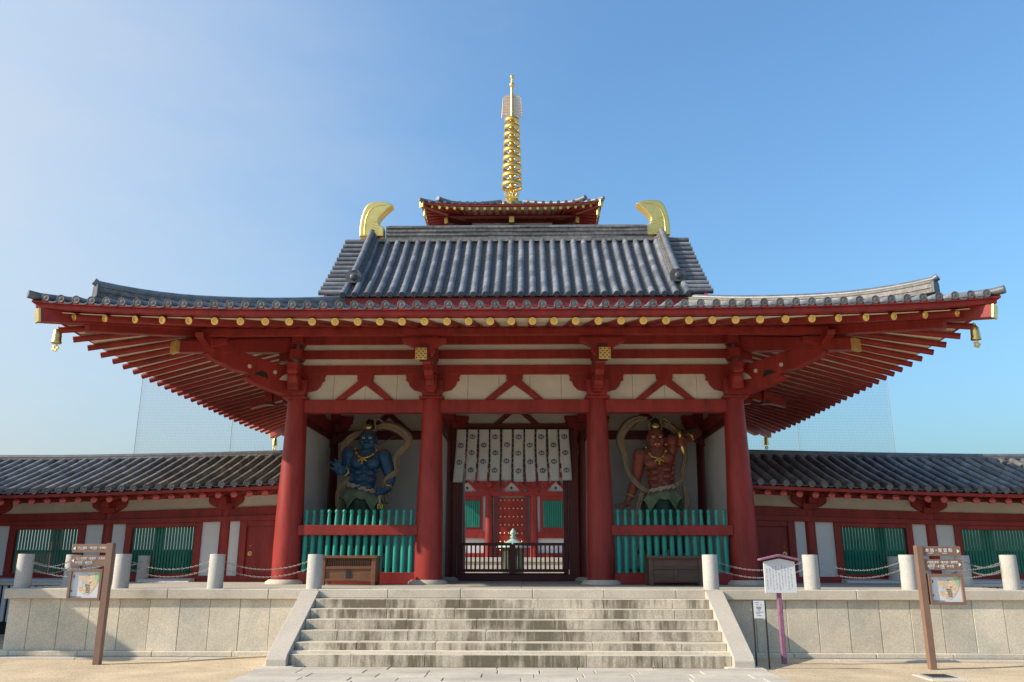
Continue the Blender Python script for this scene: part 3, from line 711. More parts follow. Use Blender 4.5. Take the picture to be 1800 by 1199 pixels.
# individual round tiles on the front slope
NT = 10
tl = math.hypot(UY1-UY0, UZ1-UZ0)/NT
rt = MB().cyl((-tl/2-.012, 0, 0), (tl/2+.012, 0, 0), .086, .0825, 10, True, (-math.pi/2-.2, math.pi/2+.2)).mesh('round_tile', 'tile')
pans = MB(); rear = MB()
for i in range(-15, 15):
    x = (i+.5)*SP
    for j in range(NT):
        if abs(x) > 4.2 and abs(x) < 4.7 and j > 1 and False: continue
        p, q = up(j/NT), up((j+1)/NT); c = (p+q)/2
        link('round_tile', rt, uroof, frame_T((x+random.uniform(-.004, .004), c.y, c.z+.02+random.uniform(-.003, .003)), q-p))
    rear.tube([(x, 2*YM-up(t/6).y, up(t/6).z+.02) for t in range(7)], .083, 6)
    p = up(0); dr = (up(0)-up(.1)).normalized()
    link('eave_disc', edisc, uroof, Matrix.Translation(Vector((x, p.y, p.z+.02))+dr*.02) @ dr.to_track_quat('Z', 'Y').to_matrix().to_4x4())
    if i < 14:
        xc = x+SP/2; NP = 38
        for r in range(NP):
            a, b = up(r/NP), up((r+1.25)/NP); 
            row = []
            for zz, pt in ((.0, a), (-.028, b)):
                for kx in range(5):
                    u = -1+kx/2; row.append((xc+u*.105, pt.y, pt.z+.018+zz-.035+.05*u*u))
            lip = [(v[0], v[1]+.002, v[2]-.022) for v in row[:5]]
            pans.add(row+lip, [(k, k+1, k+6, k+5) for k in range(4)] + [(k+10, k+11, k+1, k) for k in range(4)])
stuff(pans.build('pan_tile', 'tile_pan_shaded', uroof)); stuff(rear.build('tile_roll', 'tile', uroof))
# gable-edge rolls, laid crosswise
ge = MB().cyl((-.32, 0, 0), (.32, 0, 0), .078, n=10).mesh('edge_tile', 'tile')
gd = MB().cyl((0, 0, 0), (.02, 0, 0), .082, n=14).mesh('edge_disc', 'tile_end')
for s in (-1, 1):
    for j in range(13):
        t = .03+j*.078; p = up(t)
        for yy in (p.y, 2*YM-p.y):
            o = link('edge_tile', ge, uroof, Matrix.Translation((s*(GX-.26), yy, p.z+.035)))
    # descending ridge
    for fl in (0, 1):
        b = MB(); 
        pts = []
        for k in range(9):
            p = up(.235+.765*k/8); yy = p.y if not fl else 2*YM-p.y; pts.append(Vector((s*4.36, yy, p.z)))
        for c in range(3):
            w = .17-.03*c; vs = []
            for p in pts:
                for a, z in ((-w, .03+.075*c), (w, .03+.075*c), (w, .10+.075*c), (-w, .10+.075*c)): vs.append(p+Vector((a, -z*.55*(1 if not fl else -1), z*.8)))
            n_ = 9; MB().add(vs, [(4*i+a, 4*i+(a+1) % 4, 4*i+4+(a+1) % 4, 4*i+4+a) for i in range(n_-1) for a in range(4)] + [(0, 3, 2, 1), (4*n_-4, 4*n_-3, 4*n_-2, 4*n_-1)]).build('ridge_course', 'ridge_tile', uroof)
        MB().tube([p+Vector((0, -.15*(1 if not fl else -1), .25)) for p in pts], .085, 12).build('ridge_cap', 'tile', uroof)
        p = pts[0]; e = MB().extr([(-.20, -.16), (.20, -.16), (.22, .08), (.13, .2), (-.13, .2), (-.22, .08)], p+Vector((0, -.13*(1 if not fl else -1), .12)), (1, 0, 0), (0, 0, 1), .08)
        e.sphere(p+Vector((0, -.20*(1 if not fl else -1), .12)), .10, 10, 6, (1, .5, 1)); e.build('ridge_end', 'tile_dark', uroof, 0)
# main ridge: courses of tiles
for c in range(7):
    z = 11.02+c*.062; w = .24 if c % 2 == 0 else .215
    x = -3.95
    while x < 3.95:
        x1 = min(3.95, x+random.uniform(.55, 1.0))
        block('ridge_course', round(x, 2)+.003, round(x1, 2)-.003, YM-w-random.uniform(0, .012), YM+w, z, z+.055, 'ridge_tile', uroof, 0); x = x1
MB().bb(-4.7, 4.7, YM-.30, YM+.30, 10.93, 11.018).build('ridge_base', 'ridge_tile', uroof)
MB().tube([(-3.9, YM, 11.46), (3.9, YM, 11.46)], .10, 10).build('ridge_cap', 'tile', uroof)
# gold fish-tail ridge ornaments
sh = [(200, 470), (205, 330), (225, 230), (260, 150), (310, 112), (380, 105), (470, 110), (550, 140), (470, 210), (415, 270), (400, 310), (415, 350), (460, 370), (460, 470)]
def smooth_poly(P, keep, n=5):
    out = []; k = len(P)
    for i in range(k):
        a, b, c, d = P[i-1], P[i], P[(i+1) % k], P[(i+2) % k]
        if i in keep: a = b
        if (i+1) % k in keep: d = c
        if i in keep and (i+1) % k in keep: out.append(b); continue
        for j in range(n):
            t = j/n; out.append(tuple(.5*(2*b[q]+(c[q]-a[q])*t+(2*a[q]-5*b[q]+4*c[q]-d[q])*t*t+(3*b[q]-a[q]-3*c[q]+d[q])*t**3) for q in (0, 1)))
    return out
sh = [((x-200)*.00286, (460-y)*.00312) for x, y in smooth_poly(sh, {0, 7, 12, 13})]
band = [(200, 470), (205, 330), (225, 230), (260, 150), (310, 112), (340, 108), (345, 150), (290, 200), (262, 280), (255, 370), (256, 470)]
band = [((x-200)*.00286, (460-y)*.00312) for x, y in smooth_poly(band, {0, 5, 6, 10})]
for s in (-1, 1):
    ox_ = s*4.77-.12*(s > 0)
    o = remesh(MB().extr(sh, (ox_, YM, 11.19), (-s, 0, 0), (0, 0, 1), .36), 'ridge_ornament', 'gold_shibi', gate, .018, 14)
    MB().tube([(ox_-s*x_, YM-.176, 11.19+z_) for x_, z_ in [((x-200)*.00286, (460-y)*.00312) for x, y in ((256, 455), (255, 370), (262, 290), (288, 215), (335, 165), (400, 145), (470, 140))]], .016, 6).build('fin_line', 'gold_shibi', o)
    for k in range(9):
        a = k/8; x0, z0 = .17+.02*a, .04+.80*a; x1, z1 = .55+.28*a-.1*math.sin(a*3), -.0+.30*a+.75*a*a
        if k > 6: continue
        P0 = Vector((s*(4.77)-.12*(s > 0)-s*x0, YM-.178, 11.19+z0*.9)); P1 = Vector((s*(4.77)-.12*(s > 0)-s*min(x1, .60), YM-.178, 11.19+z1*.62))
        MB().tube([P0, (P0+P1)/2+Vector((0, 0, -.04)), P1], .010, 5).build('fin_line', 'gold_shibi', o)
#GATE_END
# ================================================================== things in and on the gate
# picket fences in front of the guardian bays
pk = MB().lathe((0, 0, 0), [(.064, 0), (.060, .6), (.056, 1.05), (.036, 1.33), (.034, 1.345), (.045, 1.36), (.050, 1.385), (.045, 1.415), (.02, 1.44)], 8).mesh('picket', 'green_fence')
for s, lab in ((-1, 'green picket fence with red rail before the blue guardian statue'), (1, 'green picket fence with red rail before the red guardian statue')):
    fe = root('picket_fence', (s*3.65, 19.72, 1.40), lab, 'fence', 'picket fences of the guardian bays')
    for i in range(15):
        x = s*3.65 - 1.235 + i*.1764
        link('picket', pk, fe, Matrix.Translation((x, 19.74, 1.385)) @ Matrix.Rotation(random.uniform(0, .3), 4, 'Z'))
    block('rail', s*3.65-1.40, s*3.65+1.40, 19.58, 19.69, 2.224, 2.458, 'red', fe, .012)
# noren: ten white strips laced with black cord
nr = root('entrance_curtain', (-.1, 23.2, 5.24), 'white temple curtain of ten strips printed with dark blue crests', 'curtain')
x0, x1, z0, z1 = -1.72, 1.51, 3.80, 5.235; wst = (x1-x0)/10
for i in range(10):
    a = x0+i*wst+.027; b = x0+(i+1)*wst-.027; cxm = (a+b)/2
    sk = (i-4.5)*.012
    vs = []; nxx, nzz = 5, 14; ph = random.uniform(0, 6)
    zb = z0+random.uniform(-.02, .02) - (.04 if i == 0 else 0)
    for layer in (0, .012):
        for jz in range(nzz+1):
            t = jz/nzz
            for jx in range(nxx+1):
                q = jx/nxx
                vs.append((a+(b-a)*q+sk*t*t*1.3+.008*math.sin(ph+5*t), 23.12+layer+.02*t*math.sin(ph+3*q+4*t), z1+(zb-z1)*t))
    n1 = nxx+1; tot = n1*(nzz+1); fs = []
    for jz in range(nzz):
        for jx in range(nxx):
            o = jz*n1+jx; fs += [(o, o+1, o+n1+1, o+n1), (tot+o, tot+o+n1, tot+o+n1+1, tot+o+1)]
        o = jz*n1; fs += [(o, o+n1, tot+o+n1, tot+o), (o+nxx, tot+o+nxx, tot+o+nxx+n1, o+nxx+n1)]
    o = nzz*n1; fs += [(o+j, o+j+1, tot+o+j+1, tot+o+j) for j in range(nxx)]
    s_ = MB().add(vs, fs, True).build('curtain_strip', 'cloth', nr)
    for zc in ((.30, .62) if i % 2 == 0 else (.145, .46, .80)) if True else ():
        if i % 2 == 0: zc = zc+.005
        t = zc; c = MB(); px = cxm+sk*t*t*1.3+.008*math.sin(ph+5*t); pz = z1+(zb-z1)*t
        for k in range(9):
            if k in (0,): pass
            an = R_(-60+k*300/8+ -90+ (0)) ; an = R_(-70)+k*R_(320)/8
            r = .062; cx_, cz_ = px+r*math.sin(an)*1.1, pz+r*math.cos(an)*.9
            rot = Matrix.Rotation(an, 3, 'Y'); c.sphere((cx_, 23.105, cz_), .019, 6, 4, (.75, .25, 1.3), rot)
        c.extr([(-.028, -.035), (0, -.055), (.028, -.035), (.0, -.02)], (px, 23.105, pz), (1, 0, 0), (0, 0, 1), .006)
        c.extr([(-.012, .0), (.012, .0), (.02, .03), (0, .055), (-.02, .03)], (px, 23.105, pz), (1, 0, 0), (0, 0, 1), .006)
        c.build('crest', 'crest', s_)
for i in range(1, 10):
    x = x0+i*wst; L = random.choice((.02, .06, .12, .16, .05))
    MB().bb(x-.030, x+.030, 23.155, 23.165, z0-L, z1).build('lacing', 'black', nr)
    k = MB()
    for j in range(10): k.sphere((x+random.uniform(-.004, .004), 23.15, z1-.1-j*.14), .011, 6, 4)
    k.build('lacing_knot', 'white_paint', nr)
MB().cyl((-1.80, 23.14, 5.24), (1.60, 23.14, 5.24), .02, n=8).build('curtain_rod', 'black', nr)
# low lattice gate in the doorway
lg = root('lattice_gate', (-.1, 23.3, 1.3), 'low dark red two-leaf lattice gate closing the doorway', 'gate')
bar = MB().bb(-.021, .021, -.02, .02, 0, .66).mesh('bar', 'red_shaded')
for (xa, xb) in ((-1.51, -.13), (-.09, 1.30)):
    block('top_rail', xa, xb, 23.26, 23.33, 2.06, 2.135, 'red_shaded', lg, .006)
    block('bottom_rail', xa, xb, 23.26, 23.33, 1.36, 1.44, 'red_shaded', lg, .006)
    n_ = 11
    for i in range(n_+1): link('bar', bar, lg, Matrix.Translation((xa+.03+i*(xb-xa-.06)/n_, 23.295, 1.42)))
block('meeting_stile', -.19, -.03, 23.245, 23.34, 1.30, 2.10, 'red_shaded', lg, .006)
block('kick_board', -1.51, 1.30, 23.25, 23.34, 1.302, 1.335, 'red_shaded', lg, .004)

# ================================================================== guardian statues
def limb(b, p, q, r0, r1, bulge=1.0, n=6):
    p, q = Vector(p), Vector(q)
    pts = [p+(q-p)*i/n for i in range(n+1)]; rr = [(r0+(r1-r0)*i/n)*(1+(bulge-1)*math.sin(math.pi*i/n)) for i in range(n+1)]
    b.tube(pts, rr, 12); b.sphere(p, r0, 12, 8); b.sphere(q, r1, 12, 8)
def finger(b, pts, r):
    for i in range(len(pts)-1): limb(b, pts[i], pts[i+1], r*(1-.12*i), r*(1-.12*(i+1)), 1, 2)
def statue(sgn):
    u0 = 560 if sgn < 0 else 1065
    def P(cx, cy, dy=0):
        return atY(u0+cx/5.994, 720+cy/5.994, 22.0+dy)
    rt_ = root('guardian_statue', tuple(P(480 if sgn < 0 else 580, 1600)*0 + Vector(((-4.0 if sgn < 0 else 4.0), 22.2, FZ))),
               'blue skinned muscular guardian statue with raised open palm' if sgn < 0 else 'red skinned muscular guardian statue raising a gold thunderbolt', 'statue', 'guardian statues in the gate bays')
    skin = 'bluebody' if sgn < 0 else 'redbody'
    b = MB()
    if sgn < 0:
        hc = P(523, 318); shL = P(322, 478, .03); shR = P(690, 505, .03); ch = P(487, 560, .03); ab = P(468, 730, .05); hip = P(455, 900, .06)
        pL, pR = P(408, 570, -.20), P(568, 575, -.20); rows = [(P(425, 668, -.23), P(540, 675, -.22)), (P(430, 745, -.23), P(535, 750, -.22)), (P(420, 820, -.22), P(520, 825, -.21))]
    else:
        hc = P(525, 308); shL = P(360, 495, .03); shR = P(700, 345, .06); ch = P(560, 515, .03); ab = P(575, 720, .05); hip = P(580, 890, .06)
        pL, pR = P(485, 575, -.20), P(640, 520, -.20); rows = [(P(520, 668, -.22), P(640, 635, -.22)), (P(515, 735, -.23), P(640, 710, -.22)), (P(520, 805, -.22), P(630, 785, -.21))]
    # head
    b.sphere(hc+Vector((0, .02, .05)), .235, 18, 12, (.92, 1.05, 1.12)); jw = hc+Vector((0, -.06, -.17))
    b.sphere(jw, .17, 14, 10, (1.05, 1.0, .85)); b.sphere(jw+Vector((0, -.10, -.05)), .085, 10, 8)
    for s in (-1, 1):
        b.sphere(hc+Vector((s*.09, -.205, .055)), .075, 10, 8, (1.25, .55, .48)); b.sphere(hc+Vector((s*.13, -.15, -.07)), .09, 10, 8, (1, .8, .8))
        b.sphere(hc+Vector((s*.225, .03, -.03)), .085, 10, 8, (.35, .7, 1.35)); b.sphere(jw+Vector((s*.10, -.06, .0)), .085, 8, 6)
    limb(b, hc+Vector((0, -.22, .03)), hc+Vector((0, -.27, -.07)), .035, .06)
    b.sphere(hc+Vector((.045, -.245, -.075)), .035, 8, 6); b.sphere(hc+Vector((-.045, -.245, -.075)), .035, 8, 6)
    limb(b, hc+Vector((-.075, -.20, -.155)), hc+Vector((.075, -.20, -.155)), .03, .03, 1.2); limb(b, hc+Vector((-.07, -.195, -.215)), hc+Vector((.07, -.195, -.215)), .032, .032, 1.2)
    # neck, torso
    nk = (shL+shR)/2+Vector((0, .02, -.02)); nk.x = (nk.x+hc.x)/2
    limb(b, nk, hc+Vector((0, .03, -.15)), .22, .165)
    for s, sh_ in ((-1, shL), (1, shR)): limb(b, nk+Vector((0, .05, .05)), sh_+Vector((0, .04, .02)), .17, .15); b.sphere(sh_, .205, 14, 10, (1, .95, 1.05))
    b.sphere(ch, .40, 18, 12, (1.10, .66, .85)); b.sphere(ab, .36, 18, 12, (1.0, .66, 1.2)); b.sphere(hip, .38, 18, 12, (1.05, .72, .75))
    for p_ in (pL, pR): b.sphere(p_+Vector((0, -.03, 0)), .195, 14, 10, (.98, .52, .72))
    for l, r in rows:
        b.sphere(l+Vector((0, -.025, 0)), .12, 12, 8, (1.02, .55, .56)); b.sphere(r+Vector((0, -.025, 0)), .12, 12, 8, (1.02, .55, .56))
    for k in range(4):                                   # ribs and flank muscles
        for s in (-1, 1):
            c = (ch+(ab-ch)*(.28+.27*k))+Vector((s*(.345-.015*k), -.13, 0)); b.sphere(c, .10, 10, 8, (.75, .7, .50), Matrix.Rotation(s*.5, 3, 'Y'))
    # arms
    if sgn < 0:
        eL = P(300, 665, .05); wL = P(268, 655, -.38); limb(b, shL, eL, .165, .13, 1.12); limb(b, eL, wL, .135, .095, 1.1)
        pc = P(225, 645, -.50); b.sphere(pc, .13, 12, 8, (1.0, .55, .95)); b.sphere(P(255, 655, -.45), .11, 10, 8)
        D = -.52
        finger(b, [P(190, 640, D), P(150, 625, D-.03), P(112, 612, D-.02)], .040)
        finger(b, [P(195, 615, D), P(160, 580, D-.03), P(128, 556, D-.02)], .043)
        finger(b, [P(212, 600, D), P(190, 560, D-.03), P(172, 528, D-.02)], .045)
        finger(b, [P(232, 600, D), P(222, 560, D-.03), P(215, 524, D-.02)], .043)
        finger(b, [P(250, 650, D), P(285, 618, D-.03), P(303, 592, D-.04)], .045)
        eR = P(762, 725, .08); wR = P(728, 842, -.15); limb(b, shR, eR, .175, .135, 1.12); b.sphere((shR+eR)/2+Vector((.0, -.07, .05)), .13, 10, 8, (1, .8, 1.4)); limb(b, eR, wR, .135, .09, 1.12)
        hR = P(665, 868, -.24); limb(b, wR, hR, .085, .085)
        for k in range(4): finger(b, [hR+Vector((-.02-.0*k, -.03, .05-.038*k)), hR+Vector((-.08, -.10, .045-.038*k)), hR+Vector((-.13, -.04, .03-.038*k)), hR+Vector((-.11, .03, .03-.038*k))], .034)
        finger(b, [hR+Vector((.02, -.06, .05)), hR+Vector((-.05, -.12, .09)), hR+Vector((-.11, -.10, .09))], .036)
        grip = hR+Vector((-.07, -.02, 0))
    else:
        eL = P(322, 735, .08); wL = P(250, 935, -.05); limb(b, shL, eL, .17, .125, 1.12); b.sphere((shL+eL)/2+Vector((0, -.06, .05)), .125, 10, 8, (1, .8, 1.4)); limb(b, eL, wL, .135, .085, 1.15)
        pc = P(215, 995, -.10); b.sphere(pc, .12, 12, 8, (1.2, .95, .55)); limb(b, wL, pc, .08, .08)
        D = -.16
        finger(b, [P(195, 985, D-.05), P(150, 995, D-.07), P(104, 1000, D-.07)], .038)
        finger(b, [P(195, 995, D), P(150, 1008, D-.1), P(112, 1018, D-.12)], .040)
        finger(b, [P(200, 1005, D), P(165, 1022, D-.14), P(138, 1032, D-.17)], .040)
        finger(b, [P(212, 1010, D), P(190, 1030, D-.16), P(172, 1042, D-.2)], .037)
        finger(b, [P(245, 1000, D), P(272, 1015, D-.05), P(283, 1030, D-.09)], .040)
        eR = P(955, 245, .16); wR = P(868, 310, -.14); limb(b, shR, eR, .185, .14, 1.10); limb(b, eR, wR, .145, .095, 1.1)
        b.sphere(P(700, 420, .0), .17, 12, 8, (.8, .9, 1.3))
        hR = P(812, 345, -.22); limb(b, wR, hR, .09, .10); b.sphere(hR, .115, 12, 8, (1, .9, 1.05))
        for k in range(4): finger(b, [hR+Vector((.03, -.06, .085-.052*k)), hR+Vector((-.05, -.13, .075-.052*k)), hR+Vector((-.12, -.08, .06-.052*k)), hR+Vector((-.10, .0, .05-.05*k))], .036)
        finger(b, [hR+Vector((.05, -.05, .07)), hR+Vector((-.01, -.15, .10)), hR+Vector((-.08, -.16, .10))], .038)
        grip = hR+Vector((-.075, -.05, 0))
    # legs and feet
    for s in (-1, 1):
        hp_ = hip+Vector((s*.2, .02, -.1)); kn = Vector((hip.x+s*.33, 22.05, 2.25)); an = Vector((hip.x+s*.42, 22.15, 1.52))
        limb(b, hp_, kn, .24, .15); limb(b, kn, an, .15, .09, 1.25); limb(b, an+Vector((0, .06, -.04)), an+Vector((s*.06, -.24, -.06)), .085, .06)
        for k in range(5): limb(b, an+Vector((s*.06+(k-2)*.035, -.22, -.075)), an+Vector((s*.07+(k-2)*.04, -.32, -.085)), .024, .02, 1, 2)
    body = remesh(b, 'body', skin, rt_, .015, 2)
    for s in (-1, 1):
        e = MB().sphere(hc+Vector((s*.085, -.215, .015)), .040, 10, 8, (1.1, .6, .72)); ey = e.build('eye', 'eye', rt_)
        MB().sphere(hc+Vector((s*.085, -.240, .015)), .014, 8, 6).build('pupil', 'black', ey)
    if sgn > 0: MB().box(hc+Vector((0, -.222, -.185)), (.13, .02, .035)).build('teeth', 'eye', rt_, .008)
    # hair and topknot
    t = hc+Vector((.02, .05, .30)); tk = MB(); tk.sphere(t, .15, 12, 8, (1.0, 1, .7)); tk.sphere(t+Vector((0, 0, .12)), .12, 12, 8, (1, 1, 1.2)); remesh(tk, 'topknot', 'hair', rt_, .025)
    c = MB(); c.sphere(t+Vector((-.02, -.14, .02)), .075, 10, 8, (1.2, .35, .9)); c.sphere(t+Vector((-.02, -.17, .03)), .035, 8, 6)
    for k in range(7): c.sphere(t+Vector((-.02+.09*math.cos(math.pi*k/6), -.14, .01+.075*math.sin(math.pi*k/6))), .02, 6, 4)
    c.build('crown_jewel', 'gold', rt_)
    lo = MB(); lo.tube([t+Vector((.17*math.cos(a), .02-.15*math.sin(a), -.06+.02*math.cos(2*a))) for a in [2*math.pi*i/20 for i in range(21)]], .03, 8)
    lo.tube([t+Vector(v) for v in ((-.15, .0, -.05), (-.21, -.02, .08), (-.15, .0, .20), (-.04, 0, .26), (.02, 0, .30))], .025, 6, .5)
    lo.tube([t+Vector(v) for v in ((.14, .0, -.05), (.17, -.02, .05), (.12, 0, .15), (.13, 0, .25), (.22, 0, .27), (.33, .02, .20), (.40, .02, .12))], .028, 6, .5)
    lo.build('head_ribbon', 'scarf', rt_)
    # necklace
    if sgn < 0: nl = [P(385, 415, -.10), P(400, 460, -.24), P(425, 495, -.30), P(462, 515, -.32), P(520, 505, -.32), P(575, 475, -.28), P(612, 430, -.16)]
    else: nl = [P(425, 400, -.10), P(460, 465, -.24), P(490, 500, -.29), P(560, 520, -.31), P(600, 495, -.30), P(630, 440, -.26), P(632, 370, -.12)]
    k = MB().tube(nl, .022, 8)
    for p_ in nl: k.sphere(p_+Vector((0, -.015, 0)), .038, 8, 6)
    m_ = nl[3]
    for dx, dz in ((0, -.07), (0, -.13), (-.10, -.06), (.10, -.06), (-.05, -.035), (.05, -.035), (0, .0)): k.sphere(m_+Vector((dx, -.02, dz)), .034, 8, 6)
    k.build('necklace', 'gold', rt_)
    # bracelets
    def bang(c, d, r):
        d = Vector(d).normalized(); e1 = d.cross(Vector((0, 1, .3))).normalized(); e2 = d.cross(e1)
        kk = MB().tube([Vector(c)+e1*r*math.cos(a)+e2*r*math.sin(a) for a in [2*math.pi*i/16 for i in range(17)]], .024, 6)
        for i in range(6): kk.sphere(Vector(c)+e1*(r+.02)*math.cos(i)+e2*(r+.02)*math.sin(i), .025, 6, 4)
        kk.build('bracelet', 'gold', rt_)
    bang(wR+(eR-wR)*.12, wR-eR, .105); bang(wL+(eL-wL)*.08, wL-eL, .105)
    # thunderbolt / staff
    if sgn < 0:
        q = P(648, 1010, -.26); MB().tube([grip+Vector((0, 0, .10)), q], .038, 10).build('staff', 'rope', rt_)
        e = MB()
        for i in range(5):
            a = i*2*math.pi/5; e.tube([q+Vector((0, 0, .05)), q+Vector((.07*math.cos(a), .07*math.sin(a), 0)), q+Vector((.06*math.cos(a), .06*math.sin(a), -.09))], .016, 6)
        e.sphere(q, .05, 8, 6); e.build('staff_prongs', 'gold', rt_)
    else:
        p, q = P(766, 190, -.30), P(822, 485, -.30); ax = (q-p)
        MB().tube([p, p+ax*.12, p+ax*.28, p+ax*.42, p+ax*.52, p+ax*.62, p+ax*.74, p+ax*.88, q], [.008, .045, .07, .045, .04, .045, .07, .045, .008], 10).build('thunderbolt', 'gold', rt_)
    # waist rope, light green apron frill, dark skirt
    def ringpt(c, rx, ry, a, tilt): return c+Vector((rx*math.cos(a), ry*math.sin(a), tilt*math.cos(a)))
    wc = P(470, 845, .05) if sgn < 0 else P(575, 850, .05); tilt = -.10 if sgn < 0 else .08
    for off in (0, 1):
        MB().tube([ringpt(wc+Vector((0, 0, .03-.02*off)), .41+.02*math.cos(14*a+off*math.pi), .31+.02*math.cos(14*a+off*math.pi), a, tilt)+Vector((0, 0, .025*math.sin(14*a+off*math.pi))) for a in [2*math.pi*i/84 for i in range(85)]], .042, 8).build('waist_rope', 'rope', rt_)
    def drape(name, m, ztop, prof, amp, fold, scal, th=.02):
        N = 96; L = len(prof); vs = []
        for j, (sc_, dz) in enumerate(prof):
            for i in range(N):
                a = 2*math.pi*i/N; w = 1+amp*math.sin(fold*a+1.3*math.sin(2*a))*(j/(L-1))
                p_ = ringpt(wc+Vector((0, 0, ztop)), (.41)*sc_*w, .31*sc_*w, a, tilt*(1-.7*j/(L-1)))
                p_.z += dz - scal*(j/(L-1))*(.5+.5*math.sin(5*a+.7))*abs(math.sin(2.5*a+.2))
                vs.append(p_)
        fs = [(j*N+i, j*N+(i+1) % N, (j+1)*N+(i+1) % N, (j+1)*N+i) for j in range(L-1) for i in range(N)]
        o = MB().add(vs, fs, True).build(name, m, rt_); sd = o.modifiers.new('s', 'SOLIDIFY'); sd.thickness = th; return o
    drape('apron_frill', 'skirt_light', -.02, [(.98, 0), (1.14, -.07), (1.24, -.15), (1.30, -.20), (1.40, -.22)], .09, 9, .42)
    drape('skirt', 'skirt_dark', -.06, [(.96, 0), (1.05, -.3), (1.12, -.7), (1.25, -1.1), (1.45, -1.45)], .13, 13, .18)
    # floating scarf
    def rib(pts, rr):
        pp = [Vector(p_) for p_ in pts]; P2 = []; R2 = []
        for i in range(len(pp)-1):
            a = pp[max(i-1, 0)]; b_ = pp[i]; c_ = pp[i+1]; d_ = pp[min(i+2, len(pp)-1)]
            for k in range(4):
                t_ = k/4; P2.append(.5*((2*b_)+(c_-a)*t_+(2*a-5*b_+4*c_-d_)*t_*t_+(3*b_-a-3*c_+d_)*t_**3)); R2.append((rr[i]+(rr[i+1]-rr[i])*t_)*.86)
        P2.append(pp[-1]); R2.append(rr[-1])
        # cross-section: a ribbon with lengthwise folds, turned towards the front
        n = 9; vs = []; K2 = len(P2)
        for i, p_ in enumerate(P2):
            d_ = (P2[min(i+1, K2-1)]-P2[max(i-1, 0)]).normalized(); e2 = d_.cross(Vector((0, 1, 0))); 
            e2 = e2.normalized() if e2.length > .05 else Vector((1, 0, 0))
            for j in range(n):
                q_ = -1+2*j/(n-1); vs.append(p_+e2*(R2[i]*q_)+Vector((0, .035*math.cos(q_*7+i*.05)+.05*q_*q_, 0)))
        fs = [(i*n+j, i*n+j+1, (i+1)*n+j+1, (i+1)*n+j) for i in range(K2-1) for j in range(n-1)]
        o = MB().add(vs, fs, True).build('scarf', 'scarf', rt_); sd = o.modifiers.new('s', 'SOLIDIFY'); sd.thickness = .025; sd.offset = 0
    if sgn < 0:
        rib([P(600, 200, .22), P(700, 165, .22), P(830, 200, .15), P(925, 275, .10), P(945, 345, .08), P(885, 415, .06), P(825, 480, .04), P(812, 560, .0), P(822, 640, -.05), P(775, 685, -.10), P(715, 730, -.12), P(695, 800, -.10), P(720, 1000, .1)], [.07, .13, .15, .14, .12, .10, .085, .08, .07, .07, .065, .05, .06])
        rib([P(470, 235, .25), P(380, 265, .22), P(290, 340, .18), P(243, 430, .12), P(245, 520, .05), P(285, 600, -.05), P(315, 690, -.1), P(290, 765, -.12), P(225, 815, -.1), P(200, 900, -.05), P(203, 1010, .0), P(215, 1110, .0), P(210, 1250, .0)], [.07, .11, .12, .10, .085, .075, .07, .065, .07, .07, .075, .07, .06])
    else:
        rib([P(440, 95, .2), P(340, 95, .2), P(240, 150, .15), P(165, 260, .12), P(155, 350, .1), P(195, 450, .08), P(212, 560, .05), P(245, 670, -.02), P(310, 760, -.15), P(380, 830, -.22), P(440, 860, -.25)], [.05, .10, .14, .135, .12, .10, .085, .075, .07, .065, .05])
        rib([P(600, 150, .25), P(690, 185, .28), P(750, 250, .3), P(800, 340, .3), P(835, 440, .2), P(840, 530, .1), P(812, 640, .0), P(818, 730, -.1), P(745, 795, -.2)], [.08, .11, .11, .09, .085, .085, .07, .05, .05])
        rib([P(385, 880, -.15), P(365, 960, -.12), P(335, 1060, -.1), P(305, 1180, -.1), P(290, 1330, 0)], [.06, .07, .075, .075, .06])
        rib([P(825, 800, .0), P(850, 900, .0), P(862, 990, .0), P(838, 1090, .0), P(830, 1250, .0)], [.05, .075, .085, .07, .06])
    # rock base
    rk = MB(); 
    for i in range(16):
        rk.box((hip.x+random.uniform(-.75, .75), 22.15+random.uniform(-.4, .4), FZ+.16), (random.uniform(.4, .7), random.uniform(.3, .6), random.uniform(.3, .42)), random.uniform(0, 3))
    rk.build('rock_base', 'wood_dark', rt_, .03)
    MB().cyl(P(620, 375, .2) if sgn < 0 else P(430, 355, .2), atY(700 if sgn < 0 else 1108, 765, 23.3), .012, n=6).build('stay_rod', 'steel', rt_)
statue(-1); statue(1)

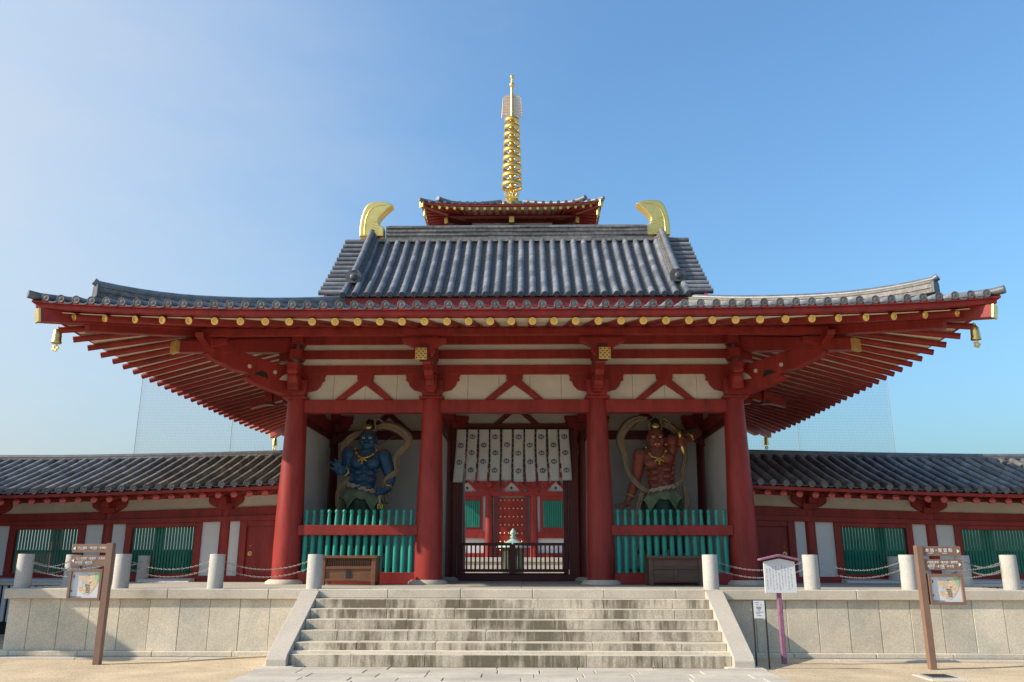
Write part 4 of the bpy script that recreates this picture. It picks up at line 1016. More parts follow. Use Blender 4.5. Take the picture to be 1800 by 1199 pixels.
# ================================================================== offering boxes
def offering(u0, u1, lab, front):
    a = atY(u0, 1003, 18.75).x; b = atY(u1, 1003, 18.75).x; z1 = atY(610, 977, 18.75).z; z0 = FZ
    r = root('offering_box', ((a+b)/2, 19.05, z0), lab, 'box', 'wooden offering boxes before the guardians')
    y0, y1 = 18.75, 19.36; m = 'wood' if front else 'wood_dark'
    for x in (a, b-.09):
        for y in (y0, y1-.09): block('leg', x, x+.09, y, y+.09, z0, z1-.06, m, r, .006)
    block('top_frame', a-.03, b+.03, y0-.03, y0+.09, z1-.06, z1, m, r, .006); block('top_frame', a-.03, b+.03, y1-.09, y1+.03, z1-.06, z1, m, r, .006)
    for x in (a-.03, b-.06): block('top_frame', x, x+.09, y0+.09, y1-.09, z1-.058, z1-.002, m, r, .006)
    for i in range(9):
        y = y0+.13+i*.045; MB().bb(a+.06, b-.06, y, y+.02, z1-.05, z1-.012).build('slat', m, r)
    h = z1-.06-z0; zm = z0+.10+h*.42
    block('floor_board', a+.02, b-.02, y0+.02, y1-.02, z0+.07, z0+.11, m, r, 0)
    block('panel', a+.09, b-.09, y0+.03, y0+.06, z0+.11, zm, m, r, 0); block('panel', a+.09, b-.09, y1-.06, y1-.03, z0+.11, z1-.06, m, r, 0)
    for x in (a+.02, b-.05): block('panel', x, x+.03, y0+.09, y1-.09, z0+.11, z1-.06, m, r, 0)
    block('mid_rail', a+.09, b-.09, y0+.005, y0+.075, zm, zm+.06, m, r, .005); block('bottom_rail', a+.09, b-.09, y0+.005, y0+.075, z0+.09, z0+.14, m, r, .005)
    if front:
        block('back_board', a+.09, b-.09, y0+.16, y0+.18, zm+.06, z1-.06, 'black', r, 0)
        n = 26
        for i in range(n): MB().bb(a+.10+i*(b-a-.2)/(n-1)-.008, a+.10+i*(b-a-.2)/(n-1)+.008, y0+.04, y0+.06, zm+.06, z1-.06).build('spindle', 'wood', r)
        block('lock_plate', (a+b)/2-.05, (a+b)/2+.05, y0+.012, y0+.03, z0+.15, zm-.01, 'black', r, .004)
    else:
        block('panel', a+.09, b-.09, y0+.035, y0+.06, zm+.06, z1-.06, m, r, 0); block('stile', (a+b)/2-.03, (a+b)/2+.03, y0+.01, y0+.07, z0+.14, zm, m, r, .004)
offering(564, 660, 'reddish wooden offering box with spindle grille, before the blue guardian', True)
offering(1141, 1236, 'plain dark wooden offering box before the red guardian', False)

# ================================================================== bollards and chains
bo = MB().lathe((0, 0, 0), [(.148, 0), (.148, .01), (.144, .63), (.138, .64)], 24).mesh('bollard', 'bollard')
names = ['first', 'second', 'third', 'fourth']
for s, side in ((-1, 'left'), (1, 'right')):
    pts = []
    for i, x in enumerate((3.806, 5.72, 7.56, 9.478)):
        lab = ('round stone bollard at the head of the steps on the %s' % side, 'second round stone bollard out from the steps on the %s' % side,
               'third round stone bollard out from the steps, behind the %s map sign' % side, 'corner stone bollard at the front %s end of the platform' % side)[i]
        o = link('bollard', bo, None, Matrix.Translation((s*x, 16.47, FZ))); tag(o, lab, 'bollard', 'stone bollards along the platform edge'); pts.append(Vector((s*x, 16.47, FZ)))
    for i, y in enumerate((18.2, 20.0, 21.6)):
        lab = ('bollard on the %s platform side, nearest behind the corner one' % side, 'middle bollard of the %s platform side' % side, 'farthest small bollard of the %s platform side, before the corridor' % side)[i]
        o = link('bollard', bo, None, Matrix.Translation((s*9.478, y, FZ))); tag(o, lab, 'bollard', 'stone bollards along the platform edge'); pts.append(Vector((s*9.478, y, FZ)))
    for i in range(len(pts)-1):
        for h, lv in ((.50, 'upper'), (.36, 'lower')):
            d = (pts[i+1]-pts[i]).normalized(); p, q = pts[i]+d*.146+Vector((0, 0, h)), pts[i+1]-d*.146+Vector((0, 0, h)); L = (q-p).length; n = int(L/.042); c = MB(); sag = .15 if L > 1.5 else .1
            for k in range(n+1):
                t = k/n; m_ = p.lerp(q, t)+Vector((0, 0, -sag*4*t*(1-t))); t2 = min(1, t+.02); t1 = max(0, t-.02)
                dr = (p.lerp(q, t2)+Vector((0, 0, -sag*4*t2*(1-t2)))-p.lerp(q, t1)-Vector((0, 0, -sag*4*t1*(1-t1)))).normalized()
                up_ = Vector((0, 0, 1)) if k % 2 else d.cross(Vector((0, 0, 1))); sd = dr.cross(up_).normalized()
                c.tube([m_+dr*.028*math.cos(a)+sd*.013*math.sin(a) for a in [2*math.pi*j/7 for j in range(8)]], .0042, 4, caps=False)
            o = c.build('chain', 'chain'); o2 = ('front' if i < 3 else 'side')
            tag(o, '%s chain of the %s %s platform edge, %s span from the steps' % (lv, side, o2, ('first', 'second', 'third', 'fourth', 'fifth', 'sixth')[i]), 'chain', 'chains between the bollards')

# ================================================================== covered corridors
def cl(x): return .25*max(0, (13.6-abs(x))/7.7)**1.35
def bend(v): 
    w = min(1, max(0, (v[2]-1.8)/1.1)); return (v[0], v[1], v[2]+cl(v[0])*w)
def bendless(s, x, y, z): return (s*x, y, z)
class CB(MB):
    def bbx(s, x0, x1, y0, y1, z0, z1, n=None):      # box split along x so that it can follow the curve
        n = n or max(1, int(abs(x1-x0)/.7))
        vs = []; 
        for i in range(n+1):
            x = x0+(x1-x0)*i/n
            vs += [(x, y0, z0), (x, y1, z0), (x, y1, z1), (x, y0, z1)]
        fs = [(4*i+a, 4*i+(a+1) % 4, 4*i+4+(a+1) % 4, 4*i+4+a) for i in range(n) for a in range(4)]+[(0, 3, 2, 1), (4*n, 4*n+1, 4*n+2, 4*n+3)]
        return s.add(vs, fs)
    def mesh(s, name, m, bevel=0): s.v = [bend(v) for v in s.v]; return MB.mesh(s, name, m, bevel)
def corridor(s):
    side = 'left' if s < 0 else 'right'
    c = root('covered_corridor', (s*11, YM, 0), 'tile roofed red and white corridor with green lattice windows, %s of the gate' % side, 'corridor', 'corridors flanking the gate')
    X = lambda a, b: (min(s*a, s*b), max(s*a, s*b))
    def B(n, a, b, y0, y1, z0, z1, m, par=None, bev=.006): 
        x0, x1 = X(a, b); return CB().bbx(x0, x1, y0, y1, z0, z1).build(n, m, par or c, bev)
    EX = 17.0; WY = 21.9
    B('podium', 9.6, EX, 21.15, 26, -.2, FZ-.08, 'dark_void'); B('kerb', 9.6, EX, 21.05, 21.5, FZ-.079, FZ-.004, 'granite')
    B('floor', 5.7, EX, 21.5, 26, FZ-.078, FZ-.006, 'floor_stone')
    x = 9.7
    while x < 14.6: MB().bb(*X(x, x+.10), 21.09, 21.14, .2, FZ-.09).build('vent_slat', 'plaster_cool', c); x += .17
    for a, b in ((8.2, 9.5), (10.9, 13.4)):
        x0, x1 = X(a, b); MB().extr([(21.35, FZ-.003), (21.42, FZ+.05), (21.55, FZ+.075), (21.78, FZ+.085), (21.78, FZ-.003)], ((x0+x1)/2, 0, 0), (0, 1, 0), (0, 0, 1), x1-x0).build('plaster_mound', 'plaster_cool', c)
    posts = (7.575, 10.64, 13.70, 16.75)
    for x in posts:
        for y in (WY, 2*YM-WY):
            CB().cyl((s*x, y, FZ), (s*x, y, 3.02), .145, .13, 16).build('post', 'red', c)
        k = CB().extr([(-.12, 2.80), (.12, 2.80), (.30, 2.86), (.42, 2.93), (.45, 3.0), (.45, 3.10), (-.45, 3.10), (-.45, 3.0), (-.42, 2.93), (-.30, 2.86)], (s*x, WY-.04, 0), (1, 0, 0), (0, 0, 1), .22).build('post_bracket', 'red', c, .01)
        CB().bb(s*x-.19, s*x+.19, WY-.19, WY+.19, 2.78, 2.93).build('bearing_block', 'red', c, .015)
        CB().bb(s*x-.10, s*x+.10, WY-.40, WY-.1, 2.90, 3.08).build('bracket_nose', 'red', c, .015)
    B('sill_beam', 5.6, EX, WY-.13, WY+.12, FZ+.002, 1.275, 'red'); B('lintel_beam', 5.6, EX, WY-.09, WY+.09, 2.63, 2.82, 'red'); B('lintel_rail', 5.6, EX, WY-.15, WY+.15, 2.52, 2.632, 'red')
    B('frieze', 5.6, EX, WY-.03, WY+.03, 2.82, 3.5, 'plaster'); B('purlin', 5.6, EX, WY-.12, WY+.12, 3.10, 3.24, 'red')
    B('added_rear_wall', 5.6, EX, 2*YM-WY-.03, 2*YM-WY+.03, FZ, 1.95, 'red_shaded', None, 0)  # low wall added to block the bright courtyard behind the lattice slits
    B('rear_beam', 5.6, EX, 2*YM-WY-.1, 2*YM-WY+.1, 2.6, 3.1, 'red')
    bars = MB().box((0, 0, 0), (.046, .046, 1.0), R_(45)).mesh('lattice_bar', 'green')
    def window(a, b, l, r, pa=True):         # bay a..b, opening l..r
        B('wall_panel', a+.13, l-.17, WY-.035, WY+.035, 1.275, 2.52, 'plaster_cool', None, 0); B('wall_panel', r+.17, b-.13, WY-.035, WY+.035, 1.275, 2.52, 'plaster_cool', None, 0)
        f = B('window_frame', l-.17, l, WY-.10, WY+.08, 1.275, 2.52, 'red')
        for q in ((r, r+.17, 1.275, 2.52), (l, r, 1.275, 1.34), (l, r, 2.42, 2.52)): B('frame_member', q[0], q[1], WY-.098, WY+.078, q[2], q[3], 'red', f)
        n = 21
        for i in range(n):
            x = l+(i+.5)*(r-l)/n; h = 2.44-1.33+cl(x)*.5
            link('lattice_bar', bars, f, Matrix.Translation((s*x, WY, 1.33+h/2)) @ Matrix.Diagonal((1, 1, h, 1)))
        B('lattice_rail', l, r, WY+.03, WY+.05, 1.85, 1.90, 'green', f, 0)
    window(7.575, 10.64, 8.33, 9.98); window(10.64, 13.70, 11.38, 13.04); window(13.70, 16.75, 14.45, 16.1)
    # door next to the gate
    B('door_post', 6.98, 7.16, WY-.12, WY+.1, 1.275, 2.52, 'red'); B('wall_panel', 7.16, 7.44, WY-.035, WY+.035, 1.275, 2.52, 'plaster_cool', None, 0)
    B('door_head', 5.6, 6.98, WY-.1, WY+.1, 2.40, 2.52, 'red')
    d = B('door', 5.62, 6.975, WY-.04, WY+.02, 1.276, 2.40, 'red', None, .004)
    kx = s*6.86; k = MB().cyl((kx, WY-.04, 1.83), (kx, WY-.07, 1.83), .055, n=14); k.sphere((kx, WY-.10, 1.83), .035, 10, 8); k.build('door_knob', 'gold', d)
    MB().sphere((kx, WY-.045, 2.02), .02, 8, 6).build('door_lock', 'gold', d)
    # rafters
    x = 5.80
    while x < EX-.1:
        z = 3.035+cl(x)
        o = MB().cyl((s*x, 20.58, z), (s*x, 22.0, z+.40), .080, n=12).build('rafter', 'red', c); MB().cyl((s*x, 20.575, z), (s*x, 20.58, z), .081, n=14).build('end_face', 'rafter_end', o); x += .387
    B('eave_board', 5.6, EX, 20.50, 20.66, 3.12, 3.205, 'red')
    CB().add([v for i in range(15) for v in (bendless(s, 5.6+i*.814, 20.6, 3.12), bendless(s, 5.6+i*.814, 22.0, 3.50))], [(2*i, 2*i+1, 2*i+3, 2*i+2) for i in range(14)]).build('soffit_board', 'plaster', c)
    # roof
    E0, Z0, E1, Z1 = 20.44, 3.235, 23.30, 4.33
    def rp(x, t, dz=0): return Vector((s*x, E0+(E1-E0)*t, Z0+(Z1-Z0)*(.9*t+.1*t*t)+dz+cl(x)*(1-.4*t)))
    vs = []; n = 24
    for i in range(n+1):
        x = 5.5+(EX-5.5)*i/n
        for t in (0, .25, .5, .75, 1): vs.append(rp(x, t))
        for t in (.75, .5, .25, 0): p = rp(x, t); vs.append(Vector((p.x, 2*YM-p.y, p.z)))
    rf = MB().add(vs, [(9*i+j, 9*i+j+1, 9*i+10+j, 9*i+9+j) for i in range(n) for j in range(8)], True).build('roof', 'tile_dark', c)
    nt_ = 7; Lt = math.hypot(E1-E0, Z1-Z0)/nt_
    tm = MB().cyl((-Lt/2-.012, 0, 0), (Lt/2+.012, 0, 0), .088, .0835, 10, True, (-math.pi/2-.2, math.pi/2+.2)).mesh('round_tile', 'tile_corridor')
    rear = MB(); pans = MB(); x = 5.68; cnt = 0
    while x < EX:
        for j in range(nt_):
            if x < 16.2:
                p, q = rp(x, j/nt_, .045), rp(x, (j+1)/nt_, .045); link('round_tile', tm, rf, frame_T((p+q)/2+Vector((random.uniform(-.006, .006), 0, random.uniform(-.004, .004))), q-p))
        p = rp(x, 0, .045); dr = (p-rp(x, .1, .045)).normalized()
        link('eave_disc', edisc, rf, Matrix.Translation(p+dr*.016) @ dr.to_track_quat('Z', 'Y').to_matrix().to_4x4())
        rear.tube([(s*x, 2*YM-rp(x, t/3).y, rp(x, t/3, .045).z) for t in range(4)], .083, 6)
        xc = x+SP/2
        for r in range(24):
            a, b = rp(xc, r/24), rp(xc, (r+1.2)/24); row = []
            for zz, pt in ((.035, a), (.012, b)):
                for kx in range(5):
                    u = -1+kx/2; row.append((pt.x+u*.105, pt.y, pt.z+zz-.03+.05*u*u))
            lip = [(v[0], v[1]+.002, v[2]-.022) for v in row[:5]]
            pans.add(row+lip, [(k, k+1, k+6, k+5) for k in range(4)]+[(k+10, k+11, k+1, k) for k in range(4)])
        x += SP
    stuff(rear.build('tile_roll', 'tile', rf)); stuff(pans.build('pan_tile', 'tile_pan_shaded', rf))
    for k in range(3):
        x = 5.5
        while x < EX:
            x1 = min(EX, x+random.uniform(.7, 1.2)); w = .20-.015*(k % 2)
            b = MB(); vs = []
            for xx in (x+.004, x1-.004):
                p = rp(xx, 1); vs += [(p.x, YM-w, p.z-.03+.055*k), (p.x, YM+w, p.z-.03+.055*k), (p.x, YM+w, p.z+.02+.055*k), (p.x, YM-w, p.z+.02+.055*k)]
            b.add(vs, [(0, 1, 5, 4), (1, 2, 6, 5), (2, 3, 7, 6), (3, 0, 4, 7), (0, 3, 2, 1), (4, 5, 6, 7)]).build('ridge_course', 'ridge_tile', rf); x = x1
    MB().tube([Vector((s*x_, YM, rp(x_, 1).z+.16)) for x_ in (5.5, 7, 8.5, 10, 11.5, 13, EX)], .08, 8).build('ridge_cap', 'tile', rf)
def bendless(s, x, y, z): return (s*x, y, z)
corridor(-1); corridor(1)

# ================================================================== signs
def map_sign(side, px0, px1, bx0, bx1, Y, zt, b1, b2, mp, lines, lab):
    r = root('map_sign', ((px0+px1)/2, Y, -.1), lab, 'sign', 'brown direction and map signs')
    block('post', px0, px1, Y-.05, Y+.07, -.25, zt, 'sign_brown', r, .004)
    e = px0 if side < 0 else px1
    for z0, z1 in (b1, b2): block('arrow_board', min(bx0, e)+.0, max(bx1, e)-.0 if side < 0 else bx1, Y-.03, Y+.01, z0, z1, 'sign_brown', r, .003) if side > 0 else block('arrow_board', bx0, e, Y-.03, Y+.01, z0, z1, 'sign_brown', r, .003)
    for zc in ((b1[0]+b2[1])/2, (b2[0]+mp[1])/2): MB().cyl((e, Y, zc), (e-side*0+(-.0), Y-.001, zc), .01, n=6) 
    m0, m1 = (bx0+.02, e-.012) if side < 0 else (e+.03, bx1-.03)
    z0, z1 = mp; f = .045
    block('bracket', min(e, m1 if side < 0 else m0), max(e, m1 if side < 0 else m0), Y-.01, Y+.02, z0+.2, z1-.1, 'sign_brown', r, 0)
    for q in ((m0, m1, z0, z0+f), (m0, m1, z1-f, z1), (m0, m0+f, z0+f, z1-f), (m1-f, m1, z0+f, z1-f)): block('map_frame', q[0], q[1], Y-.055, Y+.03, q[2], q[3], 'sign_brown', r, .003)
    pm = block('map_panel', m0+f, m1-f, Y-.02, Y+.0, z0+f, z1-f, 'white_board', r, 0)
    w, h = m1-m0-2*f, z1-z0-2*f; ox, oz = m0+f, z0+f
    # printed plan: built-up ground, park, halls
    poly = [(.24, .80), (.24, .30), (.50, .12), (.62, .10), (.74, .22), (.92, .52), (.92, .84), (.70, .90), (.45, .84)]
    MB().extr([(ox+a*w, oz+b_*h) for a, b_ in poly], (0, Y-.022, 0), (1, 0, 0), (0, 0, 1), .002).build('plan_ground', 'site_plan', pm)
    gmat = M.get('plan_green') or mat('plan_green', (.30, .52, .26), .6, var=.15, scale=30); mat_gray = M.get('plan_grey') or mat('plan_grey', (.50, .54, .60), .6, var=.05)
    MB().extr([(ox+a*w, oz+b_*h) for a, b_ in ((.78, .93), (.97, .93), (.94, .60), (.86, .66), (.80, .8))], (0, Y-.0245, 0), (1, 0, 0), (0, 0, 1), .002).build('plan_park', 'plan_green', pm)
    for q in ((.26, .5, .40, .64), (.30, .70, .86, .95)): MB().bb(ox+q[0]*w, ox+q[1]*w*.8, Y-.0255, Y-.0235, oz+q[2]*h, oz+q[3]*h).build('plan_block', 'plan_grey', pm)
    for q in ((.55, .66, .20, .22), (.55, .66, .40, .42), (.55, .565, .22, .40), (.645, .66, .22, .40), (.585, .62, .27, .31), (.585, .62, .34, .37), (.56, .66, .46, .50), (.5, .54, .48, .52), (.02, .06, .22, .30), (.02, .4, .03, .05), (.05, .09, .75, .86)): MB().bb(ox+q[0]*w, ox+q[1]*w, Y-.0275, Y-.0255, oz+q[2]*h, oz+q[3]*h).build('plan_mark', 'ink', pm)
    for body, xx, zz, sz, sx in lines: text('lettering', body, 'white_paint', r, (xx, Y-.033, zz), sz, sx=sx)
    for (z0, z1) in (b1, b2):
        zc = (z0+z1)/2; xa = bx0+.045 if side < 0 else bx1-.045; MB().extr([(xa+side*.025, zc), (xa-side*.02, zc+.032), (xa-side*.02, zc-.032)], (0, Y-.033, 0), (1, 0, 0), (0, 0, 1), .003).build('arrow', 'white_paint', r)
L_ = [('中心伽藍・西門', -7.79, 1.855, .048, .9), ('太子殿・宝物館', -7.56, 1.855, .048, .85), ('Central Garan', -7.77, 1.832, .020, 1), ('Taishiden', -7.52, 1.832, .020, 1),
      ('元三大師堂・英霊堂・大黒堂', -7.80, 1.672, .046, .88), ('Gansan Daishi Do', -7.77, 1.652, .018, 1), ('Eirei Do', -7.53, 1.652, .018, 1), ('布袋堂・番匠堂', -7.81, 1.600, .046, 1.0), ('Hotei Do', -7.74, 1.580, .018, 1), ('Bansho Do', -7.60, 1.580, .018, 1)]
map_sign(-1, -7.265, -7.150, -7.895, -7.265, 15.2, 1.955, (1.788, 1.938), (1.558, 1.738), (.965, 1.505), L_, 'brown map sign with left arrows in front of the left platform wall')
R_L = [('本 坊・聖 霊 院', 7.19, 1.812, .070, .98), ('Honbo', 7.25, 1.782, .024, 1), ('Shoryoin', 7.48, 1.782, .024, 1),
       ('六時礼拝堂・亀の池・納骨堂', 7.20, 1.622, .046, .88), ('Rokuji Raihaido', 7.23, 1.600, .018, 1), ('Kame no ike', 7.45, 1.600, .018, 1), ('亀井堂・太子殿・弁天堂', 7.20, 1.555, .046, .90), ('Kamei Do', 7.23, 1.533, .018, 1), ('Taishiden', 7.42, 1.533, .018, 1)]
map_sign(1, 7.035, 7.145, 7.145, 7.80, 14.9, 1.918, (1.742, 1.905), (1.508, 1.690), (.940, 1.445), R_L, 'brown map sign with right arrows in front of the right platform wall')
# white wooden notice board with a little purple roof
nb = root('notice_board', (4.72, 15.2, -.1), 'white notice board with little purple roof on a purple post', 'notice board')
MB().bb(4.685, 4.765, 15.21, 15.29, -.25, 1.66).build('post', 'purple', nb, .012)
bd = MB().extr([(4.47, 1.115), (5.025, 1.115), (5.02, 1.645), (4.75, 1.70), (4.475, 1.645)], (0, 15.19, 0), (1, 0, 0), (0, 0, 1), .035).build('board', 'white_board', nb, .003)
for s in (-1, 1):
    MB().extr([(0, 1.735), (s*.345, 1.662), (s*.35, 1.694), (0, 1.772)], (4.745, 15.19, 0), (1, 0, 0), (0, 0, 1), .19).build('roof_plank', 'purple', nb, .006)
wr = MB(); ra = random.Random(3)
for cidx in range(9):
    x = 4.52+cidx*.053; z = 1.62-.02*abs(cidx-4); zz = z-ra.uniform(0, .03)
    end = 1.16+ra.uniform(0, .08) if cidx not in (0, 8) else 1.2
    dens = .9 if cidx > 0 else .8
    while zz > end:
        for k in range(ra.choice((2, 3, 3, 4))):
            if ra.random() > dens: continue
            if ra.random() < .5: wr.box((x+ra.uniform(-.006, .006), 15.171, zz-ra.uniform(0, .014)), (ra.uniform(.008, .02), .001, .0025))
            else: wr.box((x+ra.uniform(-.009, .009), 15.171, zz-.007), (.0025, .001, ra.uniform(.006, .015)))
        zz -= .022
wr.build('brush_writing', 'ink', bd)
# small notice on a black two-legged stand
ns = root('notice_stand', (4.2, 14.5, -.08), 'small white paper notice on a slim black two-legged stand', 'notice stand')
for x in (4.055, 4.262): MB().bb(x-.012, x+.012, 14.49, 14.515, -.075, 1.02).build('leg', 'black', ns, .002)
MB().lathe((4.30, 14.45, -.09), [(.16, 0), (.16, .012), (.05, .02)], 18, .6).build('foot', 'black', ns)
MB().bb(4.067, 4.25, 14.488, 14.50, .735, 1.015).build('paper', 'white_board', ns, .001)
w2 = MB()
for z, a, b in ((.985, .02, .09), (.95, .04, .08), (.95, .11, .14), (.915, .04, .13), (.90, .045, .12), (.885, .05, .12), (.86, .07, .10), (.835, .03, .16), (.81, .04, .09), (.78, .05, .12)): w2.bb(4.067+a, 4.067+b, 14.486, 14.488, z-.004, z+.004)
w2.build('printed_lines', 'ink', ns)
# drain cover
dc = root('drain_cover', (6.7, 13.9, -.1), 'grey metal grate drain cover in the sand at lower right', 'drain cover')
block('frame', 6.42, 7.0, 13.50, 14.18, -.16, -.083, 'granite', dc, .01); block('lid', 6.52, 6.92, 13.72, 14.12, -.1, -.072, 'steel', dc, .004)
for i in range(7): MB().bb(6.55+i*.05, 6.575+i*.05, 13.75, 14.09, -.072, -.066).build('grate_slot', 'black', dc)

# ================================================================== five-storey pagoda behind the gate
PXc, PYc = -.70, 56.1
pg = root('pagoda', (PXc, PYc, 0), 'five-storey red pagoda with golden spire behind the gate', 'pagoda')
def pb(n, x0, x1, y0, y1, z0, z1, m, bev=0, par=None): return block(n, PXc+x0, PXc+x1, PYc+y0, PYc+y1, z0, z1, m, par or pg, bev)
pb('podium', -6.3, 6.3, -6.3, 6.3, -.1, 1.83, 'granite_pale')
for i in range(9): pb('podium_slab', -6.3+i*1.4+.01, -6.3+i*1.4+1.39, -6.36, -6.30, .1, 1.6, 'granite_pale')
pb('podium_coping', -6.45, 6.45, -6.45, 6.45, 1.6, 1.85, 'granite_pale', .02)
tiers = [(4.14, 7.7, 7.5), (3.8, 11.9, 7.1), (3.5, 16.1, 6.7), (3.2, 20.2, 6.3), (2.9, 24.25, 5.98)]
zb = 1.85
for k, (bh, ze, eh) in enumerate(tiers):
    pb('storey_wall', -bh+.1, bh-.1, -bh+.1, bh-.1, zb, ze+.6, 'plaster_cool')
    for i in (-1, -1/3, 1/3, 1):
        for j in (-1, 1):
            MB().cyl((PXc+i*bh, PYc+j*bh, zb), (PXc+i*bh, PYc+j*bh, ze-1.6 if k else 5.6), .27 if k == 0 else .22, .22, 16).build('column', 'red', pg)
            if abs(i) < 1: MB().cyl((PXc+j*bh, PYc+i*bh, zb), (PXc+j*bh, PYc+i*bh, ze-1.6 if k else 5.6), .22, n=12).build('column', 'red', pg)
    zt = 5.55 if k == 0 else ze-1.6
    for s in (-1, 1):
        for z0, z1, m in ((zt, zt+.28, 'red'), (zt+1.15, zt+1.45, 'red'), (zt+1.7, zt+2.0, 'red_shaded')):
            pb('tie_beam', -bh-.2, bh+.2, s*bh-.14, s*bh+.14, z0, z1, m); pb('tie_beam', s*bh-.137, s*bh+.137, -bh-.2, bh+.2, z0+.003, z1-.003, m)
    if k == 0:
        for i in range(3):
            cx_ = (i-1)*2*bh/3; pr = [(-.85, 5.83), (-.6, 5.83), (0, 6.42), (.6, 5.83), (.85, 5.83), (.18, 6.5), (.2, 6.72), (-.2, 6.72), (-.18, 6.5)]
            MB().extr(pr, (PXc+cx_, PYc-bh-.02, 0), (1, 0, 0), (0, 0, 1), .16).build('strut', 'red', pg)
            MB().cyl((PXc+cx_, PYc-bh-.02, 6.05), (PXc+cx_, PYc-bh+.12, 6.05), .08, n=10).build('vent_hole', 'black', pg)
        for i in (-1, -1/3, 1/3, 1):
            MB().extr([(-.25, 5.83), (.25, 5.83), (.55, 6.0), (.85, 6.15), (.95, 6.35), (.95, 6.7), (-.95, 6.7), (-.95, 6.35), (-.85, 6.15), (-.55, 6.0)], (PXc+i*bh, PYc-bh-.03, 0), (1, 0, 0), (0, 0, 1), .26).build('bracket_arm', 'red', pg)
            MB().bb(PXc+i*bh-.17, PXc+i*bh+.17, PYc-bh-.75, PYc-bh, 6.05, 6.55).build('bracket_nose', 'red', pg)
        d = pb('door', -.80, .80, -bh-.06, -bh+.08, 1.95, 5.45, 'red')
        stud = MB().sphere((0, 0, 0), .055, 8, 6).mesh('door_stud', 'gold')
        for r in range(7):
            for q in range(6): link('door_stud', stud, d, Matrix.Translation((PXc-.66+q*.264, PYc-bh-.075, 2.3+r*.5)))
        for s in (-1, 1):
            pb('door_jamb', min(s*.80, s*1.08), max(s*.80, s*1.08), -bh-.10, -bh+.1, 1.85, 5.55, 'red_shaded')
            wx0, wx1 = min(s*1.95, s*3.55), max(s*1.95, s*3.55)
            w = pb('window_frame', wx0-.18, wx1+.18, -bh-.05, -bh+.1, 3.35, 5.55, 'red'); pb('window_back', wx0, wx1, -bh-.07, -bh+.05, 3.65, 5.25, 'black', 0, w)
            vb = MB().bb(-.05, .05, -.03, .03, 0, 1.6).mesh('lattice_bar', 'green')
            for i in range(12): link('lattice_bar', vb, w, Matrix.Translation((PXc+wx0+.06+i*.135, PYc-bh-.08, 3.65)))
            pb('sill_rail', wx0-.45, wx1+.6, -bh-.1, -bh+.1, 3.0, 3.35, 'red'); pb('base_rail', wx0-.45, wx1+.6, -bh-.1, -bh+.1, 1.86, 2.12, 'red')
    # roof of the storey
    top = k == 4; ap = (PXc, PYc, ze+3.6) if top else None; N = 30; rv = MB(); K2 = 6; d2 = eh-.9 if top else eh-tiers[k+1][0]+.2
    def rz(d): return ze+.12+.24*d+.030*d*d*(1.3 if top else 1)
    pl_ = lambda t: .24*abs(t)**3.6
    for side in range(4):
        vs = []
        for j in range(K2+1):
            d = d2*j/K2
            for i in range(N+1):
                t = -1+2*i/N; a, b_ = t*(eh-d), -(eh-d); z = rz(d)+pl_(t)*(1-j/K2)**2
                x_, y_ = [(a, b_), (-b_, a), (-a, -b_), (b_, -a)][side]; vs.append((PXc+x_, PYc+y_, z))
        rv.add(vs, [(j*(N+1)+i, j*(N+1)+i+1, (j+1)*(N+1)+i+1, (j+1)*(N+1)+i) for j in range(K2) for i in range(N)], True)
    rfo = rv.build('roof', 'tile_dark', pg)
    rot4 = lambda side, a, b_: [(a, b_), (-b_, a), (-a, -b_), (b_, -a)][side]
    rolls = MB()
    for side in range(4):
        # eave boards, soffit
        for (o_, z0, z1, th, m, nm) in ((.02, .0, .10, .22, 'red', 'eave_board'),):
            vs = []
            for i in range(N+1):
                t = -1+2*i/N
                for dd, zz in ((0, z0), (th, z0), (0, z1), (th, z1)):
                    x_, y_ = rot4(side, t*(eh-o_-dd), -(eh-o_-dd)); vs.append((PXc+x_, PYc+y_, ze+zz+pl_(t)))
            MB().add(vs, [f for i in range(N) for f in ((4*i, 4*i+4, 4*i+5, 4*i+1), (4*i+2, 4*i+3, 4*i+7, 4*i+6), (4*i, 4*i+2, 4*i+6, 4*i+4), (4*i+1, 4*i+5, 4*i+7, 4*i+3))]).build(nm, m, rfo)
        vs = []
        for i in range(N+1):
            t = -1+2*i/N; x_, y_ = rot4(side, t*(eh-.1), -(eh-.1)); vs.append((PXc+x_, PYc+y_, ze-.0+pl_(t)*.95)); x_, y_ = rot4(side, t*bh, -bh); vs.append((PXc+x_, PYc+y_, ze+.55))
        MB().add(vs, [(2*i, 2*i+1, 2*i+3, 2*i+2) for i in range(N)]).build('soffit_board', 'soffit', rfo)
        n_ = int(2*eh/.52) if (top or k == 0) else 0
        for i in range(n_+1 if n_ else 0):
            t = -1+2*(i+.0)/n_; 
            if abs(t) > .97: continue
            a = t*(eh-.25); x_, y_ = rot4(side, a, -(eh-.2)); x2, y2 = rot4(side, a if abs(a) < bh else math.copysign(bh+(abs(a)-bh)*.4, a), -bh if abs(a) < bh+.6 else -bh-(abs(a)-bh)*.45)
            p_, q_ = Vector((PXc+x_, PYc+y_, ze-.13+pl_(t)*.9)), Vector((PXc+x2, PYc+y2, ze+.40))
            o = MB().cyl(p_, q_, .10, n=8).build('rafter', 'red', rfo)
            if top: MB().cyl(p_, p_+(p_-q_).normalized()*.03, .100, n=12).build('gold_cap', 'gold_pale', pg)
